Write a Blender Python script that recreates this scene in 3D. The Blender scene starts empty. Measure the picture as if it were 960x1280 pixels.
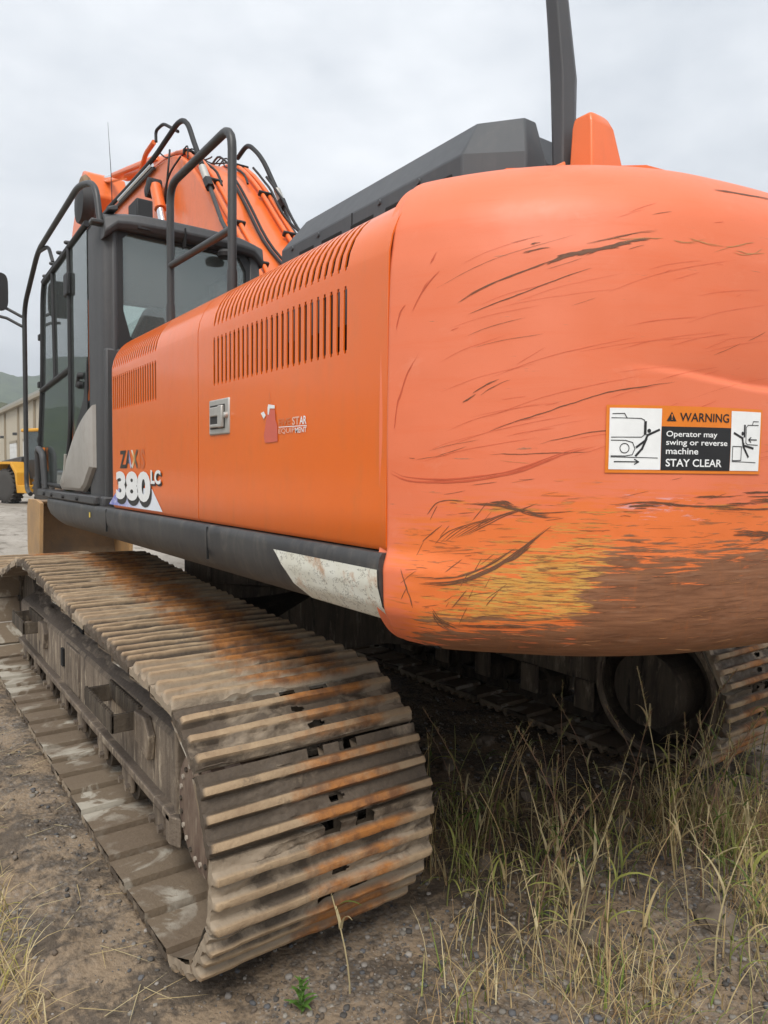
import bpy, bmesh, math, random
import numpy as np
from mathutils import Vector, Matrix

random.seed(7); rng = np.random.default_rng(11)
R = math.radians
SC = bpy.context.scene
COL = SC.collection

# ------------------------------------------------------------------ camera, sky, sun, exposure
cam = bpy.data.cameras.new('camera'); camo = bpy.data.objects.new('camera', cam); COL.objects.link(camo)
cam.sensor_fit = 'HORIZONTAL'; cam.sensor_width = 36.0; cam.lens = 887.0 / 960.0 * 36.0
cam.clip_start = 0.05; cam.clip_end = 9000
rot = Matrix(((0.813553, 0.022814, -0.581043), (-0.581406, 0.048985, -0.812138), (0.009934, 0.998539, 0.053116)))
camo.matrix_world = Matrix.Translation((-2.445, -4.3, 1.5)) @ rot.to_4x4()
SC.camera = camo
SUN_EL, SUN_AZ = R(52), R(222)          # azimuth clockwise from +Y: behind and left of the camera
sd = bpy.data.lights.new('sun', 'SUN'); sd.energy = 1.5; sd.angle = R(24); sd.color = (1.0, 0.97, 0.92)
so = bpy.data.objects.new('sun', sd); COL.objects.link(so)
sdir = Vector((math.sin(SUN_AZ) * math.cos(SUN_EL), math.cos(SUN_AZ) * math.cos(SUN_EL), math.sin(SUN_EL)))
so.rotation_euler = sdir.to_track_quat('Z', 'Y').to_euler(); so.location = sdir * 50
SC.view_settings.view_transform = 'Standard'; SC.view_settings.look = 'None'
SC.view_settings.exposure = 1.12; SC.view_settings.gamma = 1.0; SC.view_settings.use_curve_mapping = False
W = bpy.data.worlds.new('World'); SC.world = W; W.use_nodes = True
nt = W.node_tree; nt.nodes.clear()
wo = nt.nodes.new('ShaderNodeOutputWorld'); bg = nt.nodes.new('ShaderNodeBackground'); bg.inputs['Strength'].default_value = 0.1
sky = nt.nodes.new('ShaderNodeTexSky'); sky.sky_type = 'NISHITA'; sky.sun_disc = False
sky.sun_elevation = SUN_EL; sky.sun_rotation = SUN_AZ
tc = nt.nodes.new('ShaderNodeTexCoord'); mp = nt.nodes.new('ShaderNodeMapping'); mp.inputs['Scale'].default_value = (1, 1, 2.2)
n1 = nt.nodes.new('ShaderNodeTexNoise'); n1.inputs['Scale'].default_value = 1.9; n1.inputs['Detail'].default_value = 6; n1.inputs['Roughness'].default_value = 0.55
cr = nt.nodes.new('ShaderNodeValToRGB')
cr.color_ramp.elements[0].position = 0.36; cr.color_ramp.elements[0].color = (3.45, 3.7, 4.0, 1)
cr.color_ramp.elements[1].position = 0.60; cr.color_ramp.elements[1].color = (5.45, 5.58, 5.75, 1)
mx = nt.nodes.new('ShaderNodeMix'); mx.data_type = 'RGBA'; mx.inputs[0].default_value = 0.94
nt.links.new(tc.outputs['Generated'], mp.inputs['Vector']); nt.links.new(mp.outputs['Vector'], n1.inputs['Vector'])
nt.links.new(n1.outputs['Fac'], cr.inputs['Fac']); nt.links.new(sky.outputs['Color'], mx.inputs[6])
nt.links.new(cr.outputs['Color'], mx.inputs[7]); nt.links.new(mx.outputs[2], bg.inputs['Color'])
nt.links.new(bg.outputs['Background'], wo.inputs['Surface'])

# ------------------------------------------------------------------ numpy noise
_perm = np.random.default_rng(3).random((256, 256))
def vnoise(x, y):
    xi = np.floor(x).astype(int); yi = np.floor(y).astype(int); fx = x - xi; fy = y - yi
    fx = fx * fx * (3 - 2 * fx); fy = fy * fy * (3 - 2 * fy)
    g = lambda i, j: _perm[i & 255, j & 255]
    return (g(xi, yi) * (1 - fx) + g(xi + 1, yi) * fx) * (1 - fy) + (g(xi, yi + 1) * (1 - fx) + g(xi + 1, yi + 1) * fx) * fy
def fbm(x, y, oct=4, gain=0.5):
    x = np.asarray(x, float); y = np.asarray(y, float); t = 0; a = 1; s = 0
    for k in range(oct):
        t = t + a * vnoise(x + 17.3 * k, y + 9.1 * k); s += a; a *= gain; x = x * 2.03; y = y * 2.03
    return t / s
def sstep(a, b, x):
    t = np.clip((x - a) / (b - a), 0, 1); return t * t * (3 - 2 * t)

# ------------------------------------------------------------------ materials
class G:
    def __init__(s, name):
        s.m = bpy.data.materials.new(name); s.m.use_nodes = True; s.nt = s.m.node_tree
        s.b = s.nt.nodes['Principled BSDF']; s.out = s.nt.nodes['Material Output']
    def set(s, node, k, v):
        i = node.inputs[k]
        if isinstance(v, bpy.types.NodeSocket): s.nt.links.new(v, i)
        elif isinstance(v, (tuple, list)) and len(v) == 3 and i.type == 'RGBA': i.default_value = (*v, 1)
        else: i.default_value = v
    def N(s, t, ins=None, **kw):
        n = s.nt.nodes.new('ShaderNode' + t)
        for k, v in kw.items(): setattr(n, k, v)
        for k, v in (ins or {}).items(): s.set(n, k, v)
        return n
    def pos(s, scale=(1, 1, 1), obj=False):
        o = s.N('TexCoord').outputs['Object'] if obj else s.N('NewGeometry').outputs['Position']
        return s.N('Mapping', {'Vector': o, 'Scale': scale}).outputs['Vector']
    def noise(s, scale, detail=4, rough=0.55, vec=None, dist=0.0):
        return s.N('TexNoise', {'Vector': vec or s.pos(), 'Scale': scale, 'Detail': detail, 'Roughness': rough, 'Distortion': dist}).outputs['Fac']
    def vor(s, scale, vec=None, out='Distance', feature='F1', rnd=1.0):
        return s.N('TexVoronoi', {'Vector': vec or s.pos(), 'Scale': scale, 'Randomness': rnd}, feature=feature).outputs[out]
    def ramp(s, fac, stops, interp='LINEAR'):
        n = s.N('ValToRGB', {'Fac': fac}); cr = n.color_ramp; cr.interpolation = interp
        while len(cr.elements) < len(stops): cr.elements.new(0.5)
        for e, (p, c) in zip(cr.elements, stops):
            e.position = p; e.color = (c, c, c, 1) if not isinstance(c, tuple) else (*c, 1)
        return n.outputs['Color']
    def thr(s, fac, a, b): return s.ramp(fac, [(a, 0.0), (b, 1.0)])
    def mix(s, f, a, b, mode='MIX'):
        n = s.nt.nodes.new('ShaderNodeMix'); n.data_type = 'RGBA'; n.blend_type = mode
        s.set(n, 0, f)
        for i, v in ((6, a), (7, b)):
            if isinstance(v, bpy.types.NodeSocket): s.nt.links.new(v, n.inputs[i])
            else: n.inputs[i].default_value = (*v, 1)
        return n.outputs[2]
    def math(s, op, a, b=0.0, clamp=False):
        n = s.nt.nodes.new('ShaderNodeMath'); n.operation = op; n.use_clamp = clamp
        s.set(n, 0, a); s.set(n, 1, b); return n.outputs[0]
    def mul(s, a, b): return s.math('MULTIPLY', a, b, True)
    def attr(s, name, out='Fac'): return s.N('Attribute', attribute_name=name).outputs[out]
    def bump(s, h, strength=0.3, dist=0.01, nrm=None):
        d = {'Height': h, 'Strength': strength, 'Distance': dist}
        if nrm: d['Normal'] = nrm
        return s.N('Bump', d).outputs['Normal']
    def fin(s, col=None, rough=None, metal=None, normal=None, **kw):
        for k, v in (('Base Color', col), ('Roughness', rough), ('Metallic', metal), ('Normal', normal)):
            if v is not None: s.set(s.b, k, v)
        for k, v in kw.items(): s.set(s.b, k.replace('_', ' '), v)
        return s.m

def paint(name, col, col2=None, rough=0.4, dirt=(0.20, 0.15, 0.10), dirt_amt=0.5, coat=0.0, spec=0.5, scale=2.0, fine=0.15):
    g = G(name); n = g.noise(scale, 5, 0.6); v = g.noise(scale * 14, 4, 0.6)
    c = g.mix(g.thr(n, 0.35, 0.7), col, col2 or tuple(k * 0.85 for k in col))
    st = g.noise(6, 5, 0.65, g.pos((3, 3, 0.6)))
    d = g.mul(g.thr(st, 0.48, 0.75), g.thr(v, 0.35, 0.75))
    c = g.mix(g.math('MULTIPLY', d, dirt_amt), c, dirt)
    r = g.math('ADD', rough, g.math('MULTIPLY', v, fine))
    bm_ = g.bump(g.noise(1.3, 2, 0.4), 0.08, 0.03)
    return g.fin(c, r, 0.0, bm_, Coat_Weight=coat, Coat_Roughness=0.12, Specular_IOR_Level=spec)

M = {}
M['orange'] = paint('orange_panel_paint', (0.80, 0.146, 0.004), (0.76, 0.130, 0.003), 0.30, (0.42, 0.17, 0.06), 0.35, coat=0.5, spec=0.4, scale=1.1)
M['orange_old'] = paint('orange_boom_paint', (0.80, 0.165, 0.028), (0.74, 0.14, 0.02), 0.36, (0.28, 0.11, 0.05), 0.4, coat=0.3)
M['orange_in'] = paint('orange_inner_paint', (0.45, 0.06, 0.008), None, 0.6, (0.05, 0.03, 0.02), 0.8)
M['skirt'] = paint('dark_grey_skirt_paint', (0.032, 0.032, 0.034), (0.050, 0.049, 0.048), 0.42, (0.20, 0.17, 0.14), 0.75, scale=3.0)
M['grey'] = paint('cab_grey_paint', (0.058, 0.058, 0.059), (0.048, 0.048, 0.050), 0.48, (0.14, 0.13, 0.12), 0.35)
M['hood'] = paint('hood_grey_paint', (0.066, 0.070, 0.075), (0.056, 0.060, 0.065), 0.45, (0.15, 0.14, 0.13), 0.4)
M['black'] = paint('black_rubber', (0.018, 0.018, 0.019), None, 0.55, (0.08, 0.07, 0.06), 0.5)
M['tubegrey'] = paint('handrail_grey_paint', (0.045, 0.045, 0.045), (0.036, 0.036, 0.036), 0.38, (0.14, 0.13, 0.12), 0.4)
M['cover'] = paint('light_grey_cover_paint', (0.36, 0.34, 0.31), (0.30, 0.28, 0.25), 0.45, (0.20, 0.16, 0.12), 0.6)
M['white'] = paint('white_paint', (0.74, 0.74, 0.72), None, 0.4, (0.4, 0.36, 0.3), 0.3)
M['silver'] = paint('latch_metal', (0.50, 0.48, 0.44), None, 0.42, (0.18, 0.15, 0.12), 0.5)
M['silver'].node_tree.nodes['Principled BSDF'].inputs['Metallic'].default_value = 0.55
M['yellow'] = paint('yellow_machine_paint', (0.66, 0.33, 0.02), (0.6, 0.28, 0.02), 0.45, (0.20, 0.14, 0.07), 0.6)
M['bucket'] = paint('worn_bucket_paint', (0.26, 0.16, 0.075), (0.15, 0.105, 0.065), 0.6, (0.13, 0.10, 0.07), 0.9, scale=2.5)
M['bucket_edge'] = paint('worn_bucket_edge', (0.40, 0.235, 0.095), (0.28, 0.175, 0.09), 0.55, (0.14, 0.10, 0.07), 0.8, scale=3.5)
M['plastic'] = paint('seat_fabric', (0.10, 0.10, 0.105), None, 0.75, (0.1, 0.1, 0.1), 0.2)
def flat(name, col, rough=0.5, metal=0.0, **kw):
    g = G(name); n = g.noise(30, 3)
    return g.fin(g.mix(n, tuple(k * 0.9 for k in col), tuple(min(1, k * 1.1) for k in col)), rough, metal, **kw)
M['bolt_pale'] = flat('pale_muddy_bolt', (0.36, 0.31, 0.25), 0.7)
M['chrome'] = flat('chrome_rod', (0.75, 0.75, 0.76), 0.12, 1.0)
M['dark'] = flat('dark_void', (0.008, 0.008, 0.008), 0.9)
M['core'] = flat('radiator_core', (0.03, 0.028, 0.026), 0.8)
M['ink'] = flat('black_ink', (0.012, 0.012, 0.013), 0.45)
M['stickerwhite'] = flat('white_vinyl', (0.80, 0.81, 0.80), 0.35)
M['stickerorange'] = flat('orange_vinyl', (0.74, 0.20, 0.012), 0.4)
M['stickeryellow'] = flat('yellow_vinyl', (0.75, 0.55, 0.05), 0.4)
M['fadedwhite'] = flat('faded_white_vinyl', (0.72, 0.45, 0.34), 0.5)
M['fadedred'] = flat('faded_red_vinyl', (0.60, 0.12, 0.075), 0.5)
M['fadedline'] = flat('faded_vinyl_ghost', (0.60, 0.19, 0.07), 0.5)
M['lamp'] = flat('lamp_lens', (0.7, 0.7, 0.68), 0.15)
M['rubber'] = flat('tyre_rubber', (0.05, 0.045, 0.04), 0.85)

def glass(name, tint, gl=0.10):
    g = G(name); nt = g.nt; nt.nodes.remove(g.b)
    tr = g.N('BsdfTransparent', {'Color': tint}); gs = g.N('BsdfGlossy', {'Roughness': 0.02, 'Color': (0.9, 0.95, 0.95)})
    df = g.N('BsdfDiffuse', {'Color': (0.55, 0.58, 0.56)})  # pale diffuse film puts sky reflection, along with dust, into the glass colour
    fr = g.N('Fresnel', {'IOR': 1.5}); f = g.math('ADD', fr.outputs[0], gl * 0.3)
    m1 = g.N('MixShader'); g.set(m1, 0, f); nt.links.new(tr.outputs[0], m1.inputs[1]); nt.links.new(gs.outputs[0], m1.inputs[2])
    m2 = g.N('MixShader'); g.set(m2, 0, g.math('MULTIPLY', g.math('ADD', 0.35, g.math('MULTIPLY', g.noise(2.5, 2, 0.5), 0.3)), gl)); nt.links.new(m1.outputs[0], m2.inputs[1]); nt.links.new(df.outputs[0], m2.inputs[2])
    nt.links.new(m2.outputs[0], g.out.inputs['Surface']); return g.m
M['glass'] = glass('cab_glass', (0.88, 0.93, 0.91), 0.10)
M['glass_rear'] = glass('dusty_painted_sheen_glass', (0.78, 0.85, 0.83), 0.22)

def decal_wave():   # colour fade triangle under the model number
    g = G('blue_fade_vinyl'); p = g.N('SeparateXYZ', {'Vector': g.N('NewGeometry').outputs['Position']})
    t = g.N('MapRange', {'Value': p.outputs['Y'], 1: -0.62, 2: -1.15}).outputs[0]
    c = g.ramp(t, [(0.0, (0.13, 0.14, 0.52)), (0.45, (0.33, 0.36, 0.66)), (1.0, (0.72, 0.76, 0.82))])
    c = g.mix(g.thr(g.noise(26, 4, 0.7), 0.5, 0.7), c, (0.75, 0.76, 0.78)); return g.fin(c, 0.4)
M['wave'] = decal_wave()
def zaxis_mat():
    g = G('faded_letter_vinyl'); p = g.N('SeparateXYZ', {'Vector': g.N('NewGeometry').outputs['Position']})
    t = g.N('MapRange', {'Value': p.outputs['Y'], 1: -0.80, 2: -1.19}).outputs[0]
    dg = g.math('ADD', t, g.math('MULTIPLY', g.noise(30, 3), 0.06))
    c = g.ramp(dg, [(0.0, (0.018, 0.014, 0.012)), (0.40, (0.02, 0.015, 0.012)), (0.46, (0.30, 0.33, 0.60)), (0.54, (0.75, 0.70, 0.66)), (0.60, (0.72, 0.42, 0.10)), (0.68, (0.15, 0.10, 0.06)), (0.74, (0.06, 0.035, 0.02)), (0.79, (0.62, 0.15, 0.03)), (1.0, (0.56, 0.12, 0.03))])
    return g.fin(c, 0.4)
M['zaxis'] = zaxis_mat()

def counterweight_mat():
    g = G('scraped_counterweight_paint')
    uv = g.attr('suv', 'Vector'); mpv = lambda sx, sy, rz=0.0: g.N('Mapping', {'Vector': uv, 'Scale': (sx, sy, 1), 'Rotation': (0, 0, rz)}).outputs['Vector']
    n = g.noise(2.2, 5, 0.6); f = g.noise(60, 4, 0.6)
    c = g.mix(g.thr(n, 0.3, 0.7), (0.735, 0.168, 0.066), (0.765, 0.20, 0.098))
    st = g.noise(1.0, 6, 0.7, mpv(7, 80, 0.10), 0.4); st2 = g.noise(1.0, 5, 0.72, mpv(13, 150, -0.05), 0.3); st3 = g.noise(1.0, 5, 0.7, mpv(3, 24, 0.15), 0.5); st4 = g.noise(1.0, 4, 0.65, mpv(10, 115, 0.16), 0.5)
    jit = lambda a, s_, k: g.math('ADD', g.attr(a), g.math('MULTIPLY', g.math('SUBTRACT', s_, 0.5), k))
    c = g.mix(g.math('MULTIPLY', g.thr(st3, 0.5, 0.72), 0.5), c, (0.74, 0.145, 0.048))
    c = g.mix(g.math('MULTIPLY', g.thr(g.noise(1.0, 5, 0.7, mpv(5, 9), 0.8), 0.58, 0.72), 0.35), c, (0.78, 0.27, 0.16))
    c = g.mix(g.math('MULTIPLY', g.thr(jit('fresh', st, 1.8), 0.45, 0.75), 0.85), c, (0.76, 0.175, 0.032))
    c = g.mix(g.math('MULTIPLY', g.mul(g.thr(jit('fresh', st3, 1.5), 0.5, 0.8), g.thr(st4, 0.57, 0.64)), 0.7), c, (0.24, 0.085, 0.03))
    c = g.mix(g.math('MULTIPLY', g.thr(jit('pink', st2, 2.6), 0.85, 0.95), 0.85), c, (0.72, 0.34, 0.32))
    yc = g.mix(g.thr(st4, 0.42, 0.60), (0.62, 0.36, 0.085), (0.60, 0.25, 0.05)); yc = g.mix(g.math('MULTIPLY', g.thr(st2, 0.50, 0.57), 0.9), yc, (0.22, 0.10, 0.035)); yc = g.mix(g.math('MULTIPLY', g.thr(st, 0.54, 0.60), 0.9), yc, (0.72, 0.19, 0.04))
    pj = g.math('ADD', jit('primer', st, 1.7), g.math('MULTIPLY', g.math('SUBTRACT', st4, 0.5), 2.2))
    c = g.mix(g.thr(pj, 0.62, 0.78), c, yc)
    bc = g.mix(g.thr(st, 0.36, 0.66), (0.165, 0.066, 0.030), (0.285, 0.125, 0.060))
    bc = g.mix(g.math('MULTIPLY', g.thr(st4, 0.58, 0.68), 0.35), bc, (0.34, 0.20, 0.125)); bc = g.mix(g.math('MULTIPLY', g.thr(g.noise(1.0, 5, 0.7, mpv(60, 14), 0.6), 0.55, 0.70), 0.45), bc, (0.33, 0.115, 0.035))
    br = g.thr(g.math('ADD', jit('rust', st, 1.2), g.math('MULTIPLY', g.math('SUBTRACT', st4, 0.5), 2.0)), 0.40, 0.60)
    c = g.mix(br, c, bc)
    r = g.math('ADD', g.math('MULTIPLY', f, 0.12), g.math('ADD', 0.40, g.math('MULTIPLY', br, 0.10)))
    h = g.math('SUBTRACT', g.math('MULTIPLY', f, 0.15), g.math('MULTIPLY', br, g.math('MULTIPLY', st2, 0.6)))
    nb = g.bump(g.noise(1.6, 2, 0.4), 0.10, 0.03)
    return g.fin(c, r, 0.0, g.bump(h, 0.4, 0.002, nb), Specular_IOR_Level=0.45)
M['scratch_dark'] = flat('scratch_through_paint', (0.15, 0.062, 0.028), 0.6); M['scratch_light'] = flat('scrape_to_primer', (0.46, 0.21, 0.075), 0.6); M['scratch_red'] = flat('scuffed_orange', (0.58, 0.10, 0.038), 0.45)
M['cw'] = counterweight_mat()

def whitepatch_mat():
    g = G('scuffed_white_panel_paint'); n = g.noise(7, 6, 0.7); p = g.pos((1, 1, 1))
    c = g.mix(g.thr(n, 0.35, 0.7), (0.78, 0.78, 0.70), (0.68, 0.66, 0.54))
    w = g.N('TexWave', {'Vector': g.pos((1, 6, 9)), 'Scale': 1.6, 'Distortion': 14, 'Detail': 4, 'Detail Scale': 2.2, 'Detail Roughness': 0.7}, wave_type='BANDS').outputs['Fac']
    c = g.mix(g.math('MULTIPLY', g.thr(w, 0.965, 0.995), 0.7), c, (0.12, 0.10, 0.07))
    c = g.mix(g.mul(g.thr(g.noise(12, 5, 0.7), 0.55, 0.7), 0.75), c, (0.45, 0.22, 0.09))
    c = g.mix(g.thr(g.noise(22, 4, 0.7), 0.735, 0.76), c, (0.14, 0.08, 0.05))
    return g.fin(c, 0.45, 0.0)
M['whitepatch'] = whitepatch_mat()

def shoe_mat():
    g = G('muddy_rusty_track_steel'); h = g.attr('hgt'); xf = g.attr('xf'); ins = g.attr('inside'); rnd = g.N('ObjectInfo').outputs['Random']
    v = g.pos(); n1_ = g.noise(3.5, 6, 0.65, v, 0.3); n2_ = g.noise(14, 5, 0.65, v); n3 = g.noise(70, 3, 0.6, v)
    dry = g.mix(n2_, (0.25, 0.19, 0.13), (0.35, 0.285, 0.21))
    wet = g.mix(n3, (0.060, 0.046, 0.034), (0.125, 0.095, 0.068))
    mm = g.math('ADD', n1_, g.math('MULTIPLY', g.math('SUBTRACT', rnd, 0.5), 0.30))
    c = g.mix(g.thr(mm, 0.46, 0.56), wet, dry)
    rib = g.mix(g.thr(n2_, 0.35, 0.65), (0.41, 0.295, 0.18), (0.29, 0.20, 0.12))
    c = g.mix(g.mul(g.mul(g.thr(h, 0.55, 0.92), 0.92), g.thr(g.noise(9, 5, 0.7, v), 0.28, 0.42)), c, rib)
    band = g.mul(g.thr(xf, 0.22, 0.52), g.ramp(xf, [(0.74, 1.0), (0.95, 0.25)]))
    rs = g.math('ADD', g.math('MULTIPLY', band, 0.34), g.math('MULTIPLY', g.noise(5, 5, 0.7, v), 0.8))
    rustm = g.mul(g.thr(rs, 0.56, 0.74), g.thr(h, 0.12, 0.75))
    rust = g.mix(g.thr(n2_, 0.4, 0.6), (0.38, 0.145, 0.032), (0.17, 0.068, 0.026))
    c = g.mix(g.math('MULTIPLY', rustm, 0.9), c, rust)
    # inner faces of the lower run
    inn = g.mix(g.thr(g.noise(5, 6, 0.6, v, 0.6), 0.50, 0.56), (0.185, 0.140, 0.095), (0.43, 0.39, 0.32))
    inn = g.mix(g.thr(g.noise(2.4, 4, 0.6, v), 0.42, 0.58), g.mix(n3, (0.125, 0.092, 0.062), (0.20, 0.148, 0.102)), inn)
    c = g.mix(ins, c, inn)
    r = g.math('ADD', 0.55, g.math('MULTIPLY', n2_, 0.4))
    crumb = g.vor(95, v); b = g.bump(g.math('ADD', g.math('ADD', g.math('MULTIPLY', n2_, 0.9), g.math('MULTIPLY', n3, 0.7)), g.math('MULTIPLY', crumb, -0.15)), 0.5, 0.007)
    return g.fin(c, r, 0.0, b, Specular_IOR_Level=0.35)
M['shoe'] = shoe_mat()

def frame_mat(name='muddy_frame_steel', dark=1.0):
    g = G(name); v = g.pos((3.0, 3.0, 0.45)); st = g.noise(4.2, 6, 0.65, v); st2 = g.noise(11, 5, 0.7, g.pos((2.4, 2.4, 0.5))); f = g.noise(45, 4, 0.65)
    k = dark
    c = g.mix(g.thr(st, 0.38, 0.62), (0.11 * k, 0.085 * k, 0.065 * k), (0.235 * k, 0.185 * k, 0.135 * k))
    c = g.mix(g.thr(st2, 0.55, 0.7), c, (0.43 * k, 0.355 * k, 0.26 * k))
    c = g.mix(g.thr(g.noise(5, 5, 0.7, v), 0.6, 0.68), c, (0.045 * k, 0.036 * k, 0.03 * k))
    up = g.N('SeparateXYZ', {'Vector': g.N('NewGeometry').outputs['True Normal']}).outputs['Z']
    mud = g.mix(f, (0.052 * k, 0.042 * k, 0.034 * k), (0.13 * k, 0.10 * k, 0.078 * k))
    c = g.mix(g.mul(g.thr(up, 0.35, 0.75), g.thr(g.noise(6, 4, 0.6), 0.25, 0.45)), c, mud)
    b = g.bump(g.math('ADD', f, g.noise(12, 5, 0.65)), 0.5, 0.012)
    return g.fin(c, 0.75, 0.0, b, Specular_IOR_Level=0.3)
M['frame'] = frame_mat(); M['frame_dark'] = frame_mat('dark_frame_steel', 0.42)  # second copy scales all the muddy steel colours darker
def disc_mat():
    g = G('rusty_drive_cover'); st = g.noise(7, 6, 0.7, g.pos((1, 3, 0.7))); c = g.mix(g.thr(st, 0.4, 0.65), (0.115, 0.072, 0.052), (0.22, 0.16, 0.115))
    c = g.mix(g.thr(g.noise(10, 5, 0.7, g.pos((1, 4, 0.5))), 0.60, 0.66), c, (0.34, 0.28, 0.21))
    return g.fin(c, 0.7, 0.0, g.bump(g.noise(50, 4), 0.3, 0.004))
M['disc'] = disc_mat()

def ground_mat():
    g = G('dirt_and_gravel'); v = g.pos()
    big = g.noise(0.55, 5, 0.6, v); mid = g.noise(3.2, 6, 0.65, v, 0.2); fine = g.noise(26, 5, 0.7, v); vf = g.noise(120, 3, 0.6, v)
    dirt = g.mix(mid, (0.185, 0.136, 0.090), (0.335, 0.25, 0.168))
    dark = g.mix(fine, (0.070, 0.055, 0.042), (0.155, 0.122, 0.092))
    c = g.mix(g.thr(g.math('ADD', g.math('MULTIPLY', mid, 0.6), g.math('MULTIPLY', fine, 0.4)), 0.455, 0.535), dark, dirt)
    cell = g.vor(55, v, 'Color'); cd = g.vor(55, v)
    grey = g.mix(g.N('SeparateColor', {'Color': cell}).outputs[0], (0.10, 0.092, 0.085), (0.33, 0.305, 0.275))
    gm = g.mul(g.thr(g.noise(1.1, 4, 0.6, v), 0.46, 0.60), g.ramp(cd, [(0.25, 1.0), (0.5, 0.2)]))
    c = g.mix(g.math('MULTIPLY', gm, 0.8), c, grey)
    dist = g.N('VectorMath', {0: v, 1: (-2.4, -4.3, 0)}, operation='DISTANCE').outputs['Value']
    farc = g.mix(g.thr(g.noise(0.35, 6, 0.7, g.pos((1, 0.35, 1))), 0.38, 0.62), (0.25, 0.22, 0.18), (0.40, 0.36, 0.31))
    farc = g.mix(g.thr(g.noise(2.2, 5, 0.7, g.pos((1, 0.5, 1))), 0.52, 0.68), farc, (0.145, 0.12, 0.095))
    c = g.mix(g.N('MapRange', {'Value': dist, 1: 6.0, 2: 11.0}).outputs[0], c, farc)
    b = g.bump(g.math('ADD', g.math('MULTIPLY', cd, -0.5), g.math('ADD', fine, g.math('MULTIPLY', vf, 0.4))), 0.7, 0.012)
    return g.fin(c, 0.85, 0.0, b, Specular_IOR_Level=0.25)
M['ground'] = ground_mat()
def attrmat(name, rough=0.7, trans=0.0):
    g = G(name); c = g.attr('col', 'Color'); c = g.mix(g.noise(40, 3), g.mix(1.0, c, (0.8, 0.8, 0.8), 'MULTIPLY'), c)
    m = g.fin(c, rough, 0.0, Specular_IOR_Level=0.25)
    if trans:
        tl = g.N('BsdfTranslucent', {'Color': c}); ms = g.N('MixShader', {0: trans})
        g.nt.links.new(g.b.outputs[0], ms.inputs[1]); g.nt.links.new(tl.outputs[0], ms.inputs[2]); g.nt.links.new(ms.outputs[0], g.out.inputs['Surface'])
    return m
M['grass'] = attrmat('grass_blades', 0.6, 0.25); M['pebble'] = attrmat('pebbles', 0.8)
def rock_mat():
    g = G('rock'); c = g.mix(g.noise(9, 5, 0.6), (0.10, 0.078, 0.058), (0.27, 0.215, 0.16)); return g.fin(c, 0.85, 0.0, g.bump(g.noise(30, 5), 0.6, 0.01))
M['rock'] = rock_mat()
def siding_mat():
    g = G('beige_metal_siding'); w = g.N('TexWave', {'Vector': g.pos(), 'Scale': 1.6}, bands_direction='Y').outputs['Fac']
    c = g.mix(g.thr(w, 0.05, 0.2), (0.36, 0.31, 0.23), (0.50, 0.44, 0.34)); c = g.mix(g.thr(g.noise(0.4, 5), 0.4, 0.7), c, (0.47, 0.42, 0.33))
    return g.fin(c, 0.55, 0.0, g.bump(w, 0.4, 0.03))
M['siding'] = siding_mat(); M['trim'] = flat('beige_trim', (0.30, 0.25, 0.18), 0.5); M['roofm'] = flat('grey_roof_metal', (0.33, 0.32, 0.29), 0.5)
def hill_mat():
    g = G('wooded_hillside'); v = g.pos(); c = g.mix(g.thr(g.noise(0.05, 6, 0.75, v), 0.35, 0.65), (0.030, 0.055, 0.018), (0.085, 0.125, 0.035))
    c = g.mix(g.thr(g.noise(0.012, 5, 0.6, v), 0.55, 0.7), c, (0.13, 0.105, 0.045)); return g.fin(c, 0.95, 0.0, g.bump(g.noise(0.12, 6, 0.8, v), 1.0, 4.0), Specular_IOR_Level=0.1)
M['hill'] = hill_mat()

# ------------------------------------------------------------------ mesh helpers
def spline(pts, n=8):
    P = [np.array(p, float) for p in pts]; Q = [2 * P[0] - P[1]] + P + [2 * P[-1] - P[-2]]; out = []
    for i in range(1, len(Q) - 2):
        for k in range(n):
            t = k / n; a, b, c, d = Q[i - 1], Q[i], Q[i + 1], Q[i + 2]
            out.append(.5 * ((2 * b) + (-a + c) * t + (2 * a - 5 * b + 4 * c - d) * t * t + (-a + 3 * b - 3 * c + d) * t ** 3))
    out.append(P[-1]); return [tuple(p) for p in out]

def link(o, parent=None, label=None, cat=None, group=None, kind=None):
    COL.objects.link(o)
    if parent is not None: o.parent = parent
    for k, v in (('label', label), ('category', cat), ('group', group), ('kind', kind)):
        if v: o[k] = v
    return o
def empty(name, loc=(0, 0, 0), rz=0, **kw):
    o = bpy.data.objects.new(name, None); o.location = loc; o.rotation_euler = (0, 0, rz); o.empty_display_size = 0.3
    return link(o, **kw)

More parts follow.
